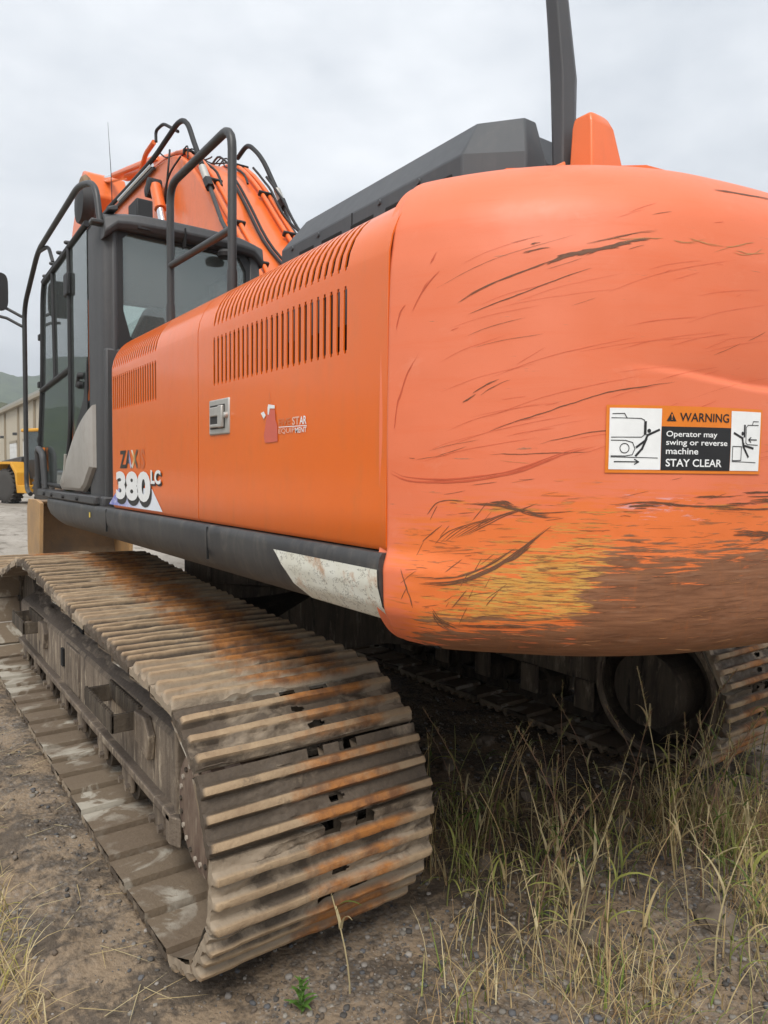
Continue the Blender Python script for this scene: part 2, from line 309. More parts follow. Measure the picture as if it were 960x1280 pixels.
class MB:
    def __init__(s): s.v = []; s.f = []
    def add(s, vs, fs):
        o = len(s.v); s.v += [tuple(map(float, p)) for p in vs]; s.f += [tuple(i + o for i in f) for f in fs]; return s
    def box(s, x0, x1, y0, y1, z0, z1):
        return s.add([(x, y, z) for z in (z0, z1) for y in (y0, y1) for x in (x0, x1)],
                     [(0, 2, 3, 1), (4, 5, 7, 6), (0, 1, 5, 4), (2, 6, 7, 3), (0, 4, 6, 2), (1, 3, 7, 5)])
    def obox(s, c, size, rot):
        m = rot.to_matrix() if hasattr(rot, 'to_matrix') else rot
        h = [k / 2 for k in size]
        vs = [Vector(c) + m @ Vector((x * h[0], y * h[1], z * h[2])) for z in (-1, 1) for y in (-1, 1) for x in (-1, 1)]
        return s.add(vs, [(0, 2, 3, 1), (4, 5, 7, 6), (0, 1, 5, 4), (2, 6, 7, 3), (0, 4, 6, 2), (1, 3, 7, 5)])
    def prism(s, poly, axis, a, b):
        def p3(q, w):
            return {'x': (w, q[0], q[1]), 'y': (q[0], w, q[1]), 'z': (q[0], q[1], w)}[axis]
        n = len(poly)
        return s.add([p3(q, a) for q in poly] + [p3(q, b) for q in poly],
                     [tuple(range(n))[::-1], tuple(range(n, 2 * n))] + [(i, (i + 1) % n, n + (i + 1) % n, n + i) for i in range(n)])
    def tube(s, pts, r, n=10, caps=True):
        P = [Vector(p) for p in pts]; rs = r if isinstance(r, (list, tuple)) else [r] * len(P)
        T = [(P[min(i + 1, len(P) - 1)] - P[max(i - 1, 0)]).normalized() for i in range(len(P))]
        u = T[0].orthogonal().normalized(); vs = []; fs = []
        for i, p in enumerate(P):
            u = (u - T[i] * u.dot(T[i])).normalized(); w = T[i].cross(u)
            vs += [p + rs[i] * (math.cos(2 * math.pi * k / n) * u + math.sin(2 * math.pi * k / n) * w) for k in range(n)]
        for i in range(len(P) - 1):
            fs += [(i * n + k, i * n + (k + 1) % n, (i + 1) * n + (k + 1) % n, (i + 1) * n + k) for k in range(n)]
        if caps: fs += [tuple(range(n))[::-1], tuple(range((len(P) - 1) * n, len(P) * n))]
        return s.add(vs, fs)
    def cyl(s, a, b, r, r2=None, n=20): return s.tube([a, b], [r, r if r2 is None else r2], n)
    def lathe(s, c, axis, prof, n=28):     # prof: (along axis, radius)
        c = Vector(c); ax = {'x': Vector((1, 0, 0)), 'y': Vector((0, 1, 0)), 'z': Vector((0, 0, 1))}[axis]
        u = ax.orthogonal().normalized(); w = ax.cross(u); vs = []; fs = []
        for a, r in prof: vs += [c + ax * a + r * (math.cos(2 * math.pi * k / n) * u + math.sin(2 * math.pi * k / n) * w) for k in range(n)]
        for i in range(len(prof) - 1): fs += [(i * n + k, i * n + (k + 1) % n, (i + 1) * n + (k + 1) % n, (i + 1) * n + k) for k in range(n)]
        fs += [tuple(range(n))[::-1], tuple(range((len(prof) - 1) * n, len(prof) * n))]
        return s.add(vs, fs)
    def loft(s, rings, caps=True):
        n = len(rings[0]); vs = [p for r in rings for p in r]; fs = []
        for i in range(len(rings) - 1): fs += [(i * n + k, i * n + (k + 1) % n, (i + 1) * n + (k + 1) % n, (i + 1) * n + k) for k in range(n)]
        if caps: fs += [tuple(range(n))[::-1], tuple(range((len(rings) - 1) * n, len(rings) * n))]
        return s.add(vs, fs)
    def mesh(s, name, mat, smooth=None, solid=0.0):
        me = bpy.data.meshes.new(name); me.from_pydata(s.v, [], s.f)
        bm_ = bmesh.new(); bm_.from_mesh(me); bmesh.ops.recalc_face_normals(bm_, faces=bm_.faces)
        if solid: bmesh.ops.solidify(bm_, geom=bm_.faces[:], thickness=solid)
        bm_.to_mesh(me); bm_.free()
        me.materials.append(M[mat] if isinstance(mat, str) else mat)
        if smooth is not None: me.shade_smooth(); me.set_sharp_from_angle(angle=R(smooth))
        return me
    def build(s, name, mat, parent=None, bevel=0.0, smooth=35, solid=0.0, seg=2, **kw):
        o = bpy.data.objects.new(name, s.mesh(name, mat, smooth, solid)); link(o, parent, **kw)
        if bevel:
            b = o.modifiers.new('bevel', 'BEVEL'); b.width = bevel; b.segments = seg; b.limit_method = 'ANGLE'; b.angle_limit = R(30)
        return o

def np_mesh(name, V, F, mat, attrs=None, smooth=True):
    me = bpy.data.meshes.new(name); V = np.ascontiguousarray(V, np.float32).reshape(-1, 3); F = np.ascontiguousarray(F, np.int32); k = F.shape[1]
    me.vertices.add(len(V)); me.vertices.foreach_set('co', V.ravel())
    me.loops.add(F.size); me.loops.foreach_set('vertex_index', F.ravel())
    me.polygons.add(len(F)); me.polygons.foreach_set('loop_start', np.arange(0, F.size, k, dtype=np.int32))
    me.update(calc_edges=True); me.validate()
    for n_, a in (attrs or {}).items():
        a = np.asarray(a, np.float32)
        if a.ndim == 1: at = me.attributes.new(n_, 'FLOAT', 'POINT'); at.data.foreach_set('value', a)
        elif a.shape[1] == 3: at = me.attributes.new(n_, 'FLOAT_VECTOR', 'POINT'); at.data.foreach_set('vector', a.ravel())
        else: at = me.attributes.new(n_, 'FLOAT_COLOR', 'POINT'); at.data.foreach_set('color', a.ravel())
    me.materials.append(M[mat])
    if smooth: me.shade_smooth()
    return me
def gridfaces(nu, nv, mask=None):
    i = np.arange(nu - 1)[:, None]; j = np.arange(nv - 1)[None, :]; a = i * nv + j
    F = np.stack([a, a + nv, a + nv + 1, a + 1], -1)
    return F[mask] if mask is not None else F.reshape(-1, 4)

def text2d(body, off=0.0):
    cu = bpy.data.curves.new('t', 'FONT'); cu.body = body; cu.size = 1; cu.offset = off; cu.resolution_u = 4; cu.fill_mode = 'FRONT'
    o = bpy.data.objects.new('t', cu); COL.objects.link(o); dg = bpy.context.evaluated_depsgraph_get(); dg.update()
    me = bpy.data.meshes.new_from_object(o.evaluated_get(dg)); bm_ = bmesh.new(); bm_.from_mesh(me)
    bmesh.ops.remove_doubles(bm_, verts=bm_.verts, dist=1e-4); bm_.verts.index_update()
    v = np.array([tuple(x.co)[:2] for x in bm_.verts]); f = [tuple(w.index for w in p.verts) for p in bm_.faces]
    bm_.free(); bpy.data.objects.remove(o); bpy.data.curves.remove(cu); bpy.data.meshes.remove(me)
    v = (v - v.min(0)) / (v.max(0) - v.min(0)); return v, f
def add_text(mb, body, u0, u1, v0, v1, mp_, off=0.0):
    v, f = text2d(body, off); mb.add([mp_(u0 + (u1 - u0) * a, v0 + (v1 - v0) * b) for a, b in v], f)
def add_poly(mb, pts, mp_, nsub=1):        # flat polygon in decal space
    mb.add([mp_(*p) for p in pts], [tuple(range(len(pts)))])
def add_rect(mb, u0, u1, v0, v1, mp_, n=8):
    m = max(1, n // 2); us = np.linspace(u0, u1, n + 1); vs_ = np.linspace(v0, v1, m + 1)
    mb.add([mp_(u, v) for u in us for v in vs_], [(i * (m + 1) + j, (i + 1) * (m + 1) + j, (i + 1) * (m + 1) + j + 1, i * (m + 1) + j + 1) for i in range(n) for j in range(m)])
def add_line(mb, pts, w, mp_, close=False):
    P = [np.array(p, float) for p in pts] + ([np.array(pts[0], float)] if close else [])
    for a, b in zip(P[:-1], P[1:]):
        d = b - a; L = np.linalg.norm(d)
        if L < 1e-9: continue
        t = d / L * w * .5; n = np.array([-t[1], t[0]]); k = max(1, int(L / 0.04))
        q = [a - t + (b - a + 2 * t) * i / k for i in range(k + 1)]
        mb.add([mp_(*(p + s_ * n)) for p in q for s_ in (-1, 1)], [(2 * i, 2 * i + 2, 2 * i + 3, 2 * i + 1) for i in range(k)])
def circ(cx, cy, r, n=20, a0=0, a1=360): return [(cx + r * math.cos(R(a0 + (a1 - a0) * k / n)), cy + r * math.sin(R(a0 + (a1 - a0) * k / n))) for k in range(n + (a1 - a0 != 360))]

# ------------------------------------------------------------------ ground, hills
def gheight(x, y):
    x = np.asarray(x, float); y = np.asarray(y, float); d = np.hypot(x + 2.4, y + 4.3)
    near = 1 - sstep(14, 40, d)
    h = (fbm(x * 0.9 + 5, y * 0.9 + 3, 4) - 0.5) * 0.10 * near + (fbm(x * 5.5, y * 5.5, 4, .6) - 0.5) * 0.045 * near + (fbm(x * 24 + 4, y * 24, 3, .6) - .5) * .018 * near
    w = y + (fbm(x * 2.2, y * 2.2, 3) - .5) * .12 + x * 0.03
    pr = sstep(-3.4, -2.9, x) * (1 - sstep(-1.9, -1.75, x)) * sstep(.38, .62, fbm(x * 1.3 + 31, y * 1.1, 3)) * near
    h = h + pr * 0.020 * (np.abs(np.sin(math.pi * w / .098)) - .5)
    under = sstep(-2.0, -1.75, x) * (1 - sstep(1.45, 1.8, x)) * sstep(-2.9, -2.5, y) * (1 - sstep(2.2, 2.8, y))
    h = h * (1 - .6 * under) - .030 * under
    edge = np.exp(-((x + 1.80) / .07) ** 2) * sstep(-2.6, -2.2, y) * (1 - sstep(2, 2.6, y))
    h = h + edge * .022 * fbm(x * 7, y * 7, 3)
    h = h + .05 * sstep(-1.2, .6, x) * (1 - sstep(-2.6, -1.9, y)) * near
    return h
def axis(lo, hi, step, far, n):
    a = np.arange(lo, hi, step); g_ = np.geomspace(step * 1.5, far, n)
    return np.concatenate([lo - g_[::-1], a, a[-1] + g_])
gx = axis(-3.3, 2.0, .022, 2000, 70); gy = axis(-3.7, 1.6, .022, 2000, 80)
GX, GY = np.meshgrid(gx, gy, indexing='ij')
me = np_mesh('ground', np.stack([GX, GY, gheight(GX, GY)], -1), gridfaces(len(gx), len(gy)), 'ground')
link(bpy.data.objects.new('ground', me), kind='structure')

def make_hill(name, y0, depth, hgt, seed, step, x0, x1):
    hx = np.arange(x0, x1, step); hy = np.arange(0, depth, step)
    X_, Y_ = np.meshgrid(hx, hy, indexing='ij'); t = Y_ / depth
    ridge = hgt * (0.80 + .35 * (fbm(X_ / 320 + seed, Y_ * 0 + seed, 4) - .5) * 2)
    Z_ = ridge * sstep(0, .95, t) + fbm(X_ / 90 + seed, Y_ / 90, 4) * 14 * t + fbm(X_ / 7.0, Y_ / 7.0 + seed, 3, .7) * 9 - 3
    return link(bpy.data.objects.new(name, np_mesh(name, np.stack([X_, Y_ + y0, Z_], -1), gridfaces(len(hx), len(hy)), 'hill')), kind='structure')
make_hill('far_hill', 900, 380, 188, 4.2, 6, -900, 1300)
make_hill('near_hill', 330, 160, 44, 8.1, 3.5, -320, 420)

# ------------------------------------------------------------------ excavator
EX = empty('excavator', (0, 0, 0), label='orange tracked excavator with scraped counterweight and muddy tracks', cat='excavator')
B = -1.495; X0 = -0.12

# ---- counterweight
def cw_plan(s):
    r1, a0, a1 = .85, R(68), R(13); s = np.asarray(s, float); L1 = r1 * (a0 - a1)
    xe = B + r1 * (math.sin(a0) - math.sin(a1)); ye = -2.985 - r1 * (math.cos(a1) - math.cos(a0)); RR = (X0 - xe) / math.sin(a1)
    aa = np.where(s < L1, a0 - s / r1, a1 - (s - L1) / RR)
    x = np.where(s < L1, B + r1 * (math.sin(a0) - np.sin(aa)), xe + RR * (math.sin(a1) - np.sin(aa)))
    y = np.where(s < L1, -2.985 - r1 * (np.cos(aa) - math.cos(a0)), ye - RR * (np.cos(aa) - math.cos(a1)))
    return x, y, aa
CW_HALF = .85 * (R(68) - R(13)) + (X0 - (B + .85 * (math.sin(R(68)) - math.sin(R(13))))) / math.sin(R(13)) * R(13)
CW_PROF = [(.50, 1.085), (.24, 1.080), (.12, 1.088), (.055, 1.114), (.02, 1.162), (.004, 1.24), (-.002, 1.4), (-.004, 1.6), (.0, 1.9), (.008, 2.0), (.030, 2.085), (.090, 2.163), (.182, 2.214), (.32, 2.246), (.6, 2.264)]
_p = np.array(spline(CW_PROF, 30)); _L = np.r_[0, np.cumsum(np.linalg.norm(np.diff(_p, axis=0), axis=1))]
def cw_d(z): return np.interp(z, _p[120:, 1], _p[120:, 0])
def cw_relief(s, z):           # inward offset (+) of sculpted features
    cre = 1.735 - .035 * sstep(.49, .90, s)
    rec = sstep(.47, .85, s) * .015 * np.where(z > cre, np.exp(-((z - cre) / .055) ** 1.0), np.exp(-((z - cre) / .007) ** 2))
    rec = rec * (s < CW_HALF) + 0
    flare = .030 * (1 - sstep(.0, .14, s)) * (1 - sstep(1.085, 1.20, z)) - .019 * (1 - sstep(.03, .30, s)) * (1 - sstep(1.275, 1.335, z))
    dents = (fbm(s * 5 + 3, z * 5, 3) - .5) * .006 + (fbm(s * 16, z * 30, 3) - .5) * .003 * (1 - sstep(1.3, 1.5, z))
    lip = .014 * (1 - sstep(-.005, .001, s))
    return rec + flare + dents + lip
sA = np.concatenate([np.arange(-.03, 1.15, .005), np.arange(1.15, CW_HALF, .012)]); ns = len(sA)
uA = np.linspace(0, _L[-1], 380); pd = np.interp(uA, _L, _p[:, 0]); pz = np.interp(uA, _L, _p[:, 1])
Sg, Dg = np.meshgrid(sA, pd, indexing='ij'); Zg = np.broadcast_to(pz[None, :], Sg.shape).copy()
Dg = Dg + cw_relief(Sg, Zg) * (Dg < .35)
x_, y_, a_ = cw_plan(Sg); Xg = x_ + np.sin(a_) * Dg; Yg = y_ + np.cos(a_) * Dg
# wear fields in surface coordinates (s, z): soft signed regions, broken up by noise in the shader
def region(pts, soft, jit=.05, fs=9, fz=22):
    P = np.array(pts); s = Sg + (fbm(Sg * fs, Zg * fz, 4, .6) - .5) * jit; z = Zg + (fbm(Sg * fs + 40, Zg * fz + 9, 4, .6) - .5) * jit * .5
    ins = np.zeros_like(s, bool); dm = np.full_like(s, 9.)
    for i in range(len(P)):
        a, b = P[i], P[(i + 1) % len(P)]
        c = (a[1] > z) != (b[1] > z); xc = (b[0] - a[0]) * (z - a[1]) / (b[1] - a[1] + 1e-9) + a[0]; ins ^= c & (s < xc)
        d = b - a; t = np.clip(((s - a[0]) * d[0] + (z - a[1]) * d[1]) / (d @ d), 0, 1); dm = np.minimum(dm, np.hypot(s - a[0] - t * d[0], z - a[1] - t * d[1]))
    return np.clip(.5 + .5 * np.where(ins, dm, -dm) / soft, 0, 1)
prim = region([(.10, 1.15), (.09, 1.20), (.16, 1.27), (.22, 1.335), (.33, 1.385), (.44, 1.40), (.52, 1.375), (.56, 1.35), (.56, 1.15)], .085)
prim = np.maximum(prim, .62 * region([(.14, 1.425), (.16, 1.455), (.30, 1.45), (.45, 1.44), (.95, 1.465), (1.3, 1.465), (1.3, 1.415), (.60, 1.42), (.40, 1.405), (.2, 1.41)], .03))
rust = region([(-.1, .95), (.02, 1.085), (.10, 1.14), (.223, 1.172), (.40, 1.188), (.448, 1.215), (.459, 1.29), (.51, 1.335), (.55, 1.36), (.585, 1.335), (.66, 1.325), (.752, 1.34), (.895, 1.35), (1.2, 1.36), (1.8, 1.34), (1.8, 1.0)], .075, .04)
pink = region([(.49, 1.475), (.66, 1.47), (.72, 1.435), (.66, 1.40), (.50, 1.395)], .05)
fresh = region([(.02, 1.10), (.03, 1.40), (.3, 1.47), (1.8, 1.49), (1.8, 1.1)], .10, .12)
att = dict(primer=prim.ravel(), rust=rust.ravel(), pink=pink.ravel(), fresh=fresh.ravel(), suv=np.stack([Sg, Zg, Sg * 0], -1).reshape(-1, 3))
def cw_half(sign):
    X = Xg if sign > 0 else 2 * X0 - Xg; F = gridfaces(ns, len(uA))
    return np.stack([X, Yg, Zg], -1).reshape(-1, 3), (F if sign < 0 else F[:, ::-1])
Va, Fa = cw_half(1); step = 3                                   # right half coarser: out of the picture
idx = np.arange(ns * len(uA)).reshape(ns, len(uA))[np.r_[np.arange(0, ns, step), ns - 1]][:, np.r_[np.arange(0, len(uA), step), len(uA) - 1]]
Vb = Va[idx.ravel()].copy(); Vb[:, 0] = 2 * X0 - Vb[:, 0]; Fb = gridfaces(*idx.shape) + len(Va)
V_ = np.vstack([Va, Vb]); F_ = np.vstack([Fa, Fb])
att = {k: np.concatenate([v, v[idx.ravel()]]) for k, v in att.items()}
CW = link(bpy.data.objects.new('counterweight', np_mesh('counterweight', V_, F_, 'cw', att)), EX, label='faded orange counterweight scraped to primer and rust along its lower edge')
def cwmap(off):
    def f(s, z):
        x, y, a = cw_plan(s); d = float(cw_d(z) + cw_relief(np.array(s), np.array(z))) - off
        return (float(x + math.sin(a) * d), float(y + math.cos(a) * d), z)
    return f
def cw_pts(S, Z, off):
    x, y, a = cw_plan(S); d = cw_d(Z) + cw_relief(S, Z) - off; return np.stack([x + np.sin(a) * d, y + np.cos(a) * d, Z], -1)
class Scr:
    def __init__(s): s.V = []; s.F = []; s.o = 0
    def add(s, pts, w, rough=.3, off=.0010, seed=0, taper=1.0):
        if w > .0009:
            r_ = random.Random(int(w * 1e6) + seed * 13 + int(pts[0][0] * 1e4)); n = 3 + int(w * 1900); a = np.array(pts, float)
            for k in range(n):
                t0, t1 = sorted((r_.uniform(-.1, .45), r_.uniform(.5, 1.1))); q = np.array(spline(pts, 6)) if len(pts) > 2 else np.linspace(a[0], a[1], 8)
                i0, i1 = int(max(0, t0) * (len(q) - 1)), max(int(min(1, t1) * (len(q) - 1)), int(max(0, t0) * (len(q) - 1)) + 2)
                sub = [tuple(v) for v in q[i0:i1 + 1][::2]] if i1 - i0 > 3 else [tuple(v) for v in q[i0:i1 + 1]]
                if len(sub) < 2: continue
                dz = r_.gauss(0, w * .75); s.add([(v[0] + r_.gauss(0, .0006), v[1] + dz + r_.gauss(0, .0004)) for v in sub], min(.0008, w * r_.uniform(.18, .45)), rough * .5, off, seed + k + 1)
            return
        P = np.array(spline(pts, 10)) if len(pts) > 2 else np.linspace(pts[0], pts[1], 12)
        L = np.r_[0, np.cumsum(np.linalg.norm(np.diff(P, axis=0), axis=1))]; n = max(6, int(L[-1] / .0045)); u = np.linspace(0, L[-1], n + 1)
        c = np.stack([np.interp(u, L, P[:, 0]), np.interp(u, L, P[:, 1])], -1); d = np.gradient(c, axis=0); d /= np.linalg.norm(d, axis=1)[:, None] + 1e-12; nn = np.stack([-d[:, 1], d[:, 0]], -1)
        t = u / L[-1]; env = np.minimum(1, np.minimum(t, 1 - t) * 5 / taper) ** .7; q = np.arange(n + 1)
        k = seed * 7.77 + w * 1e4; c = c + nn * ((fbm(u * 30 + k, u * 0 + k, 3) - .5) * .012 * rough)[:, None]
        w1 = w * env * (.45 + 1.1 * fbm(u * 90 + k, u * 0 + 3, 2)); w2 = w * env * (.45 + 1.1 * fbm(u * 90 + k + 50, u * 0 + 8, 2))
        a = c + nn * w1[:, None]; b = c - nn * w2[:, None]; S = np.stack([a[:, 0], b[:, 0]], -1).ravel(); Z = np.clip(np.stack([a[:, 1], b[:, 1]], -1).ravel(), 1.09, 2.2)
        s.V.append(cw_pts(S, Z, off)); s.F.append(np.array([(2 * i, 2 * i + 2, 2 * i + 3, 2 * i + 1) for i in range(n)]) + s.o); s.o += 2 * (n + 1)
    def obj(s, name, mat, label): return link(bpy.data.objects.new(name, np_mesh(name, np.vstack(s.V), np.vstack(s.F), mat)), CW, kind='stuff', label=label)
dk = Scr(); lt = Scr(); rd = Scr(); rs = random.Random(5)
A = [[(.166, 1.869), (.213, 1.895), (.28, 1.92), (.36, 1.946), (.43, 1.966)], [(.43, 1.981), (.478, 1.991), (.545, 2.006), (.60, 2.013)], [(.188, 1.843), (.28, 1.874), (.379, 1.91), (.443, 1.93)]]
dk.add(A[0], .0014, .15); dk.add(A[1], .0011, .2); dk.add(A[2], .0008, .15)
for k in range(9): s0 = .35 + .02 * k; dk.add([(s0, 1.944 + .0045 * k + rs.gauss(0, .003)), (s0 + .045, 1.957 + .0045 * k), (s0 + .09, 1.968 + .003 * k + rs.gauss(0, .003))], rs.uniform(.0012, .0032), .8, seed=k)
for k in range(8): s0 = rs.uniform(.45, .78); lt.add([(s0, 1.988 + rs.gauss(0, .008)), (s0 + .04, 1.992 + rs.gauss(0, .006)), (s0 + .09, 1.993 + rs.gauss(0, .008))], rs.uniform(.0005, .0014), .5, seed=k)
for pts, w in (([(.30, 1.965), (.335, 1.972), (.37, 1.976)], .0014), ([(.315, 1.983), (.34, 1.987)], .0015), ([(.755, 2.129), (.876, 2.137), (.969, 2.144)], .0018), ([(.233, 1.592), (.351, 1.633), (.481, 1.674), (.628, 1.70)], .0008), ([(.24, 1.545), (.33, 1.546), (.45, 1.552)], .0006), ([(.10, 1.41), (.13, 1.44), (.19, 1.445)], .0008), ([(.20, 1.675), (.235, 1.694), (.262, 1.705)], .0013), ([(.21, 1.665), (.25, 1.69), (.30, 1.707)], .0010), ([(.18, 1.655), (.215, 1.676)], .0012), ([(.34, 1.567), (.44, 1.59), (.53, 1.602), (.64, 1.63)], .0006)): dk.add(pts, w, .3)
rd.add([(.008, 1.507), (.06, 1.490), (.169, 1.489), (.287, 1.508), (.386, 1.545), (.459, 1.565)], .0030, .2); rd.add([(.02, 1.60), (.028, 1.66), (.05, 1.72), (.08, 1.77)], .0022, .6); rd.add([(.06, 1.86), (.09, 1.91), (.13, 1.95)], .0018, .3)
rd.add([(.02, 1.82), (.03, 1.86), (.045, 1.88)], .002, .4); rd.add([(.10, 1.96), (.115, 1.99)], .0016, .4)
dk.add([(.089, 1.258), (.169, 1.266), (.239, 1.294), (.30, 1.335), (.373, 1.397)], .0036, .4); dk.add([(.10, 1.270), (.175, 1.279), (.235, 1.303), (.30, 1.345)], .0018, .3); dk.add([(.24, 1.30), (.30, 1.328), (.345, 1.372)], .0028, .4)
dk.add([(.045, 1.289), (.06, 1.25), (.075, 1.20)], .0022, .8); dk.add([(.118, 1.195), (.135, 1.172), (.17, 1.158), (.20, 1.154)], .0050, .6); dk.add([(.16, 1.166), (.24, 1.168), (.33, 1.172)], .003, .6)
dk.add([(.169, 1.438), (.255, 1.438), (.338, 1.422), (.437, 1.427)], .0026, 1.0); dk.add([(.24, 1.441), (.27, 1.443), (.30, 1.437)], .0035, .8); dk.add([(.30, 1.432), (.34, 1.418), (.39, 1.416)], .0018, .6)
dk.add([(.50, 1.44), (.58, 1.447), (.70, 1.438), (.95, 1.443)], .0024, 1.0); dk.add([(.53, 1.437), (.57, 1.440), (.615, 1.438)], .0035, .8)
for k in range(18): s0 = rs.uniform(.66, 1.0); z0 = 1.447 + rs.gauss(0, .010); dk.add([(s0, z0), (s0 + .06, z0 + .001), (s0 + .14, z0 + rs.gauss(0, .002))], rs.uniform(.0006, .0026), .4, seed=k)
for k in range(8): s0 = rs.uniform(.70, .95); dk.add([(s0, 1.374 + rs.gauss(0, .006)), (s0 + .06, 1.376), (s0 + .14, 1.370 + rs.gauss(0, .006))], rs.uniform(.001, .004), .8, seed=k)
for k in range(380):                                  # short scrapes, mostly low on the weight
    low = rs.random() < .88; s0 = rs.uniform(.05, 1.12) if low else rs.uniform(.15, 1.1); L = rs.uniform(.012, .075)
    z0 = (1.125 + abs(rs.gauss(.15, .13))) if low else rs.uniform(1.5, 2.05); sl = rs.gauss(.06, .10) if low else rs.gauss(.28, .10)
    (rd if not low and rs.random() < .75 else dk if rs.random() < .75 else lt).add([(s0, z0), (s0 + L * .5, z0 + sl * L * .5 + rs.gauss(0, .0008)), (s0 + L, z0 + sl * L)], rs.uniform(.0002, .00045), .15, seed=k)
for k in range(20):                                   # steep nicks near the left corner
    s0 = rs.uniform(.02, .24); z0 = rs.uniform(1.17, 1.40); L = rs.uniform(.012, .045); e = rs.choice((.5, .8, 1.2))
    dk.add([(s0, z0), (s0 + e * L * .5, z0 + L * .52), (s0 + e * L, z0 + L)], rs.uniform(.0003, .0008), .25, seed=k)
for k in range(42):
    s0 = rs.uniform(.08, .75); z0 = rs.uniform(1.50, 1.98); L = rs.uniform(.10, .34); sl = rs.uniform(.16, .42) * (1 - .45 * s0)
    (rd if rs.random() < .88 else dk).add([(s0, z0), (s0 + L * .4, z0 + sl * L * .47), (s0 + L, z0 + sl * L * .92)], rs.uniform(.00018, .00034), .1, seed=k)
for k in range(7):                                    # fan of cuts rising from the corner
    s0 = .12 + .012 * k; dk.add([(s0, 1.345 + .004 * k), (s0 + .03 + .008 * k, 1.375 + .006 * k), (s0 + .08 + .012 * k, 1.395 + .008 * k)], rs.uniform(.0004, .0009), .2, seed=k)
dk.obj('deep_scratches', 'scratch_dark', 'dark scratches gouged through the paint'); lt.obj('light_scrapes', 'scratch_light', 'light scrapes down to yellow primer'); rd.obj('scuff_marks', 'scratch_red', 'darker orange scuff lines')
# inner core that closes the counterweight towards the engine bay
MB().box(-1.40, 1.16, -3.06, -2.88, 1.10, 2.10).build('counterweight_core', 'dark', CW)
mb = MB(); mb.prism([(x, y) for x, y in [(-1.2, -3.05), (-.95, -3.26), (-.12, -3.4), (.71, -3.26), (.96, -3.05), (.96, -2.7), (-1.2, -2.7)]], 'z', 1.10, 2.235); mb.build('counterweight_top', 'orange_old', CW)

# ---- warning sticker
m1 = cwmap(.0024); m2 = cwmap(.0033); m3 = cwmap(.0042); u0, u1, v0, v1 = .478, .852, 1.508, 1.649
mb = MB(); add_rect(mb, u0, u1, v0, v1, m1, 24); ST = mb.build('warning_sticker', 'stickerorange', CW, label='orange, white and black warning sticker with pictograms')
U = lambda t: u0 + (u1 - u0) * t; Vv = lambda t: v0 + (v1 - v0) * t
# layout fractions of the plate
for ua, ub in ((.018, .315), (.762, .985)): mb = MB(); add_rect(mb, U(ua), U(ub), Vv(.05), Vv(.955), m2, 10); mb.build('white_field', 'stickerwhite', ST)
mb = MB(); add_rect(mb, U(.317), U(.760), Vv(.045), Vv(.695), m2, 14); mb.build('black_field', 'ink', ST)
mb = MB(); add_text(mb, 'WARNING', U(.425), U(.745), Vv(.775), Vv(.905), m2, .012)
add_poly(mb, [(U(.345), Vv(.775)), (U(.405), Vv(.775)), (U(.375), Vv(.915))], m2); mb.build('warning_word', 'ink', ST)
mb = MB(); add_text(mb, 'Operator may', U(.345), U(.665), Vv(.52), Vv(.63), m3, .012); add_text(mb, 'swing or reverse', U(.345), U(.735), Vv(.395), Vv(.50), m3, .012)
add_text(mb, 'machine', U(.345), U(.545), Vv(.285), Vv(.38), m3, .012); add_text(mb, 'STAY CLEAR', U(.345), U(.70), Vv(.10), Vv(.215), m3, .016); mb.build('warning_text', 'stickerwhite', ST)
mb = MB(); P = lambda pts: [(U(a), Vv(b)) for a, b in pts]; lw = .0016
add_poly(mb, P([(.3705, .875), (.3795, .875), (.377, .82), (.373, .82)]), cwmap(.0045)); 
add_poly(mb, P([(.372, .795), (.378, .795), (.378, .81), (.372, .81)]), cwmap(.0045)); mb.build('exclamation_mark', 'stickerorange', ST)
mb = MB()
for pts in ([(.035, .87), (.10, .875), (.115, .81)], [(.03, .81), (.195, .805), (.215, .78), (.215, .56), (.20, .53), (.03, .525)], [(.03, .48), (.11, .48), (.15, .45), (.165, .36), (.15, .27), (.11, .25), (.03, .25)], [(.03, .235), (.295, .225)]): add_line(mb, P(pts), lw, m3)
add_line(mb, P([(.105 + .026 * math.cos(t), .365 + .07 * math.sin(t)) for t in np.linspace(0, 6.283, 20)]), lw, m3)
add_line(mb, P([(.05, .165), (.185, .165)]), lw * 1.4, m3); add_line(mb, P([(.165, .20), (.187, .165), (.165, .13)]), lw * 1.4, m3)
add_line(mb, P([(.222, .75), (.222, .58)]), lw * 2.8, m3); add_line(mb, P([(.30, .64), (.235, .56), (.222, .48), (.175, .385)]), lw * 2.8, m3); add_line(mb, P([(.228, .50), (.205, .36), (.172, .26)]), lw * 2.8, m3)
add_poly(mb, P([(.243 + .011 * math.cos(t), .625 + .03 * math.sin(t)) for t in np.linspace(0, 6.1, 14)]), m3)
mb.build('pictogram', 'ink', ST); mb = MB()
for pts in ([(.965, .81), (.925, .81), (.917, .75)], [(.965, .755), (.885, .75), (.872, .72), (.872, .48), (.885, .455), (.965, .45)], [(.775, .42), (.84, .42), (.84, .21), (.775, .205), (.775, .42)], [(.775, .19), (.955, .18)]): add_line(mb, P(pts), lw, m3)
add_line(mb, P([(.955, .53), (.895, .53)]), lw * 1.4, m3); add_line(mb, P([(.91, .565), (.893, .53), (.91, .495)]), lw * 1.4, m3)
add_line(mb, P([(.86, .74), (.86, .58)]), lw * 2.8, m3); add_line(mb, P([(.785, .62), (.845, .55), (.853, .44), (.93, .40)]), lw * 2.8, m3); add_line(mb, P([(.855, .46), (.855, .42), (.895, .27)]), lw * 2.8, m3)
add_poly(mb, P([(.845 + .009 * math.cos(t), .62 + .03 * math.sin(t)) for t in np.linspace(0, 6.1, 14)]), m3)
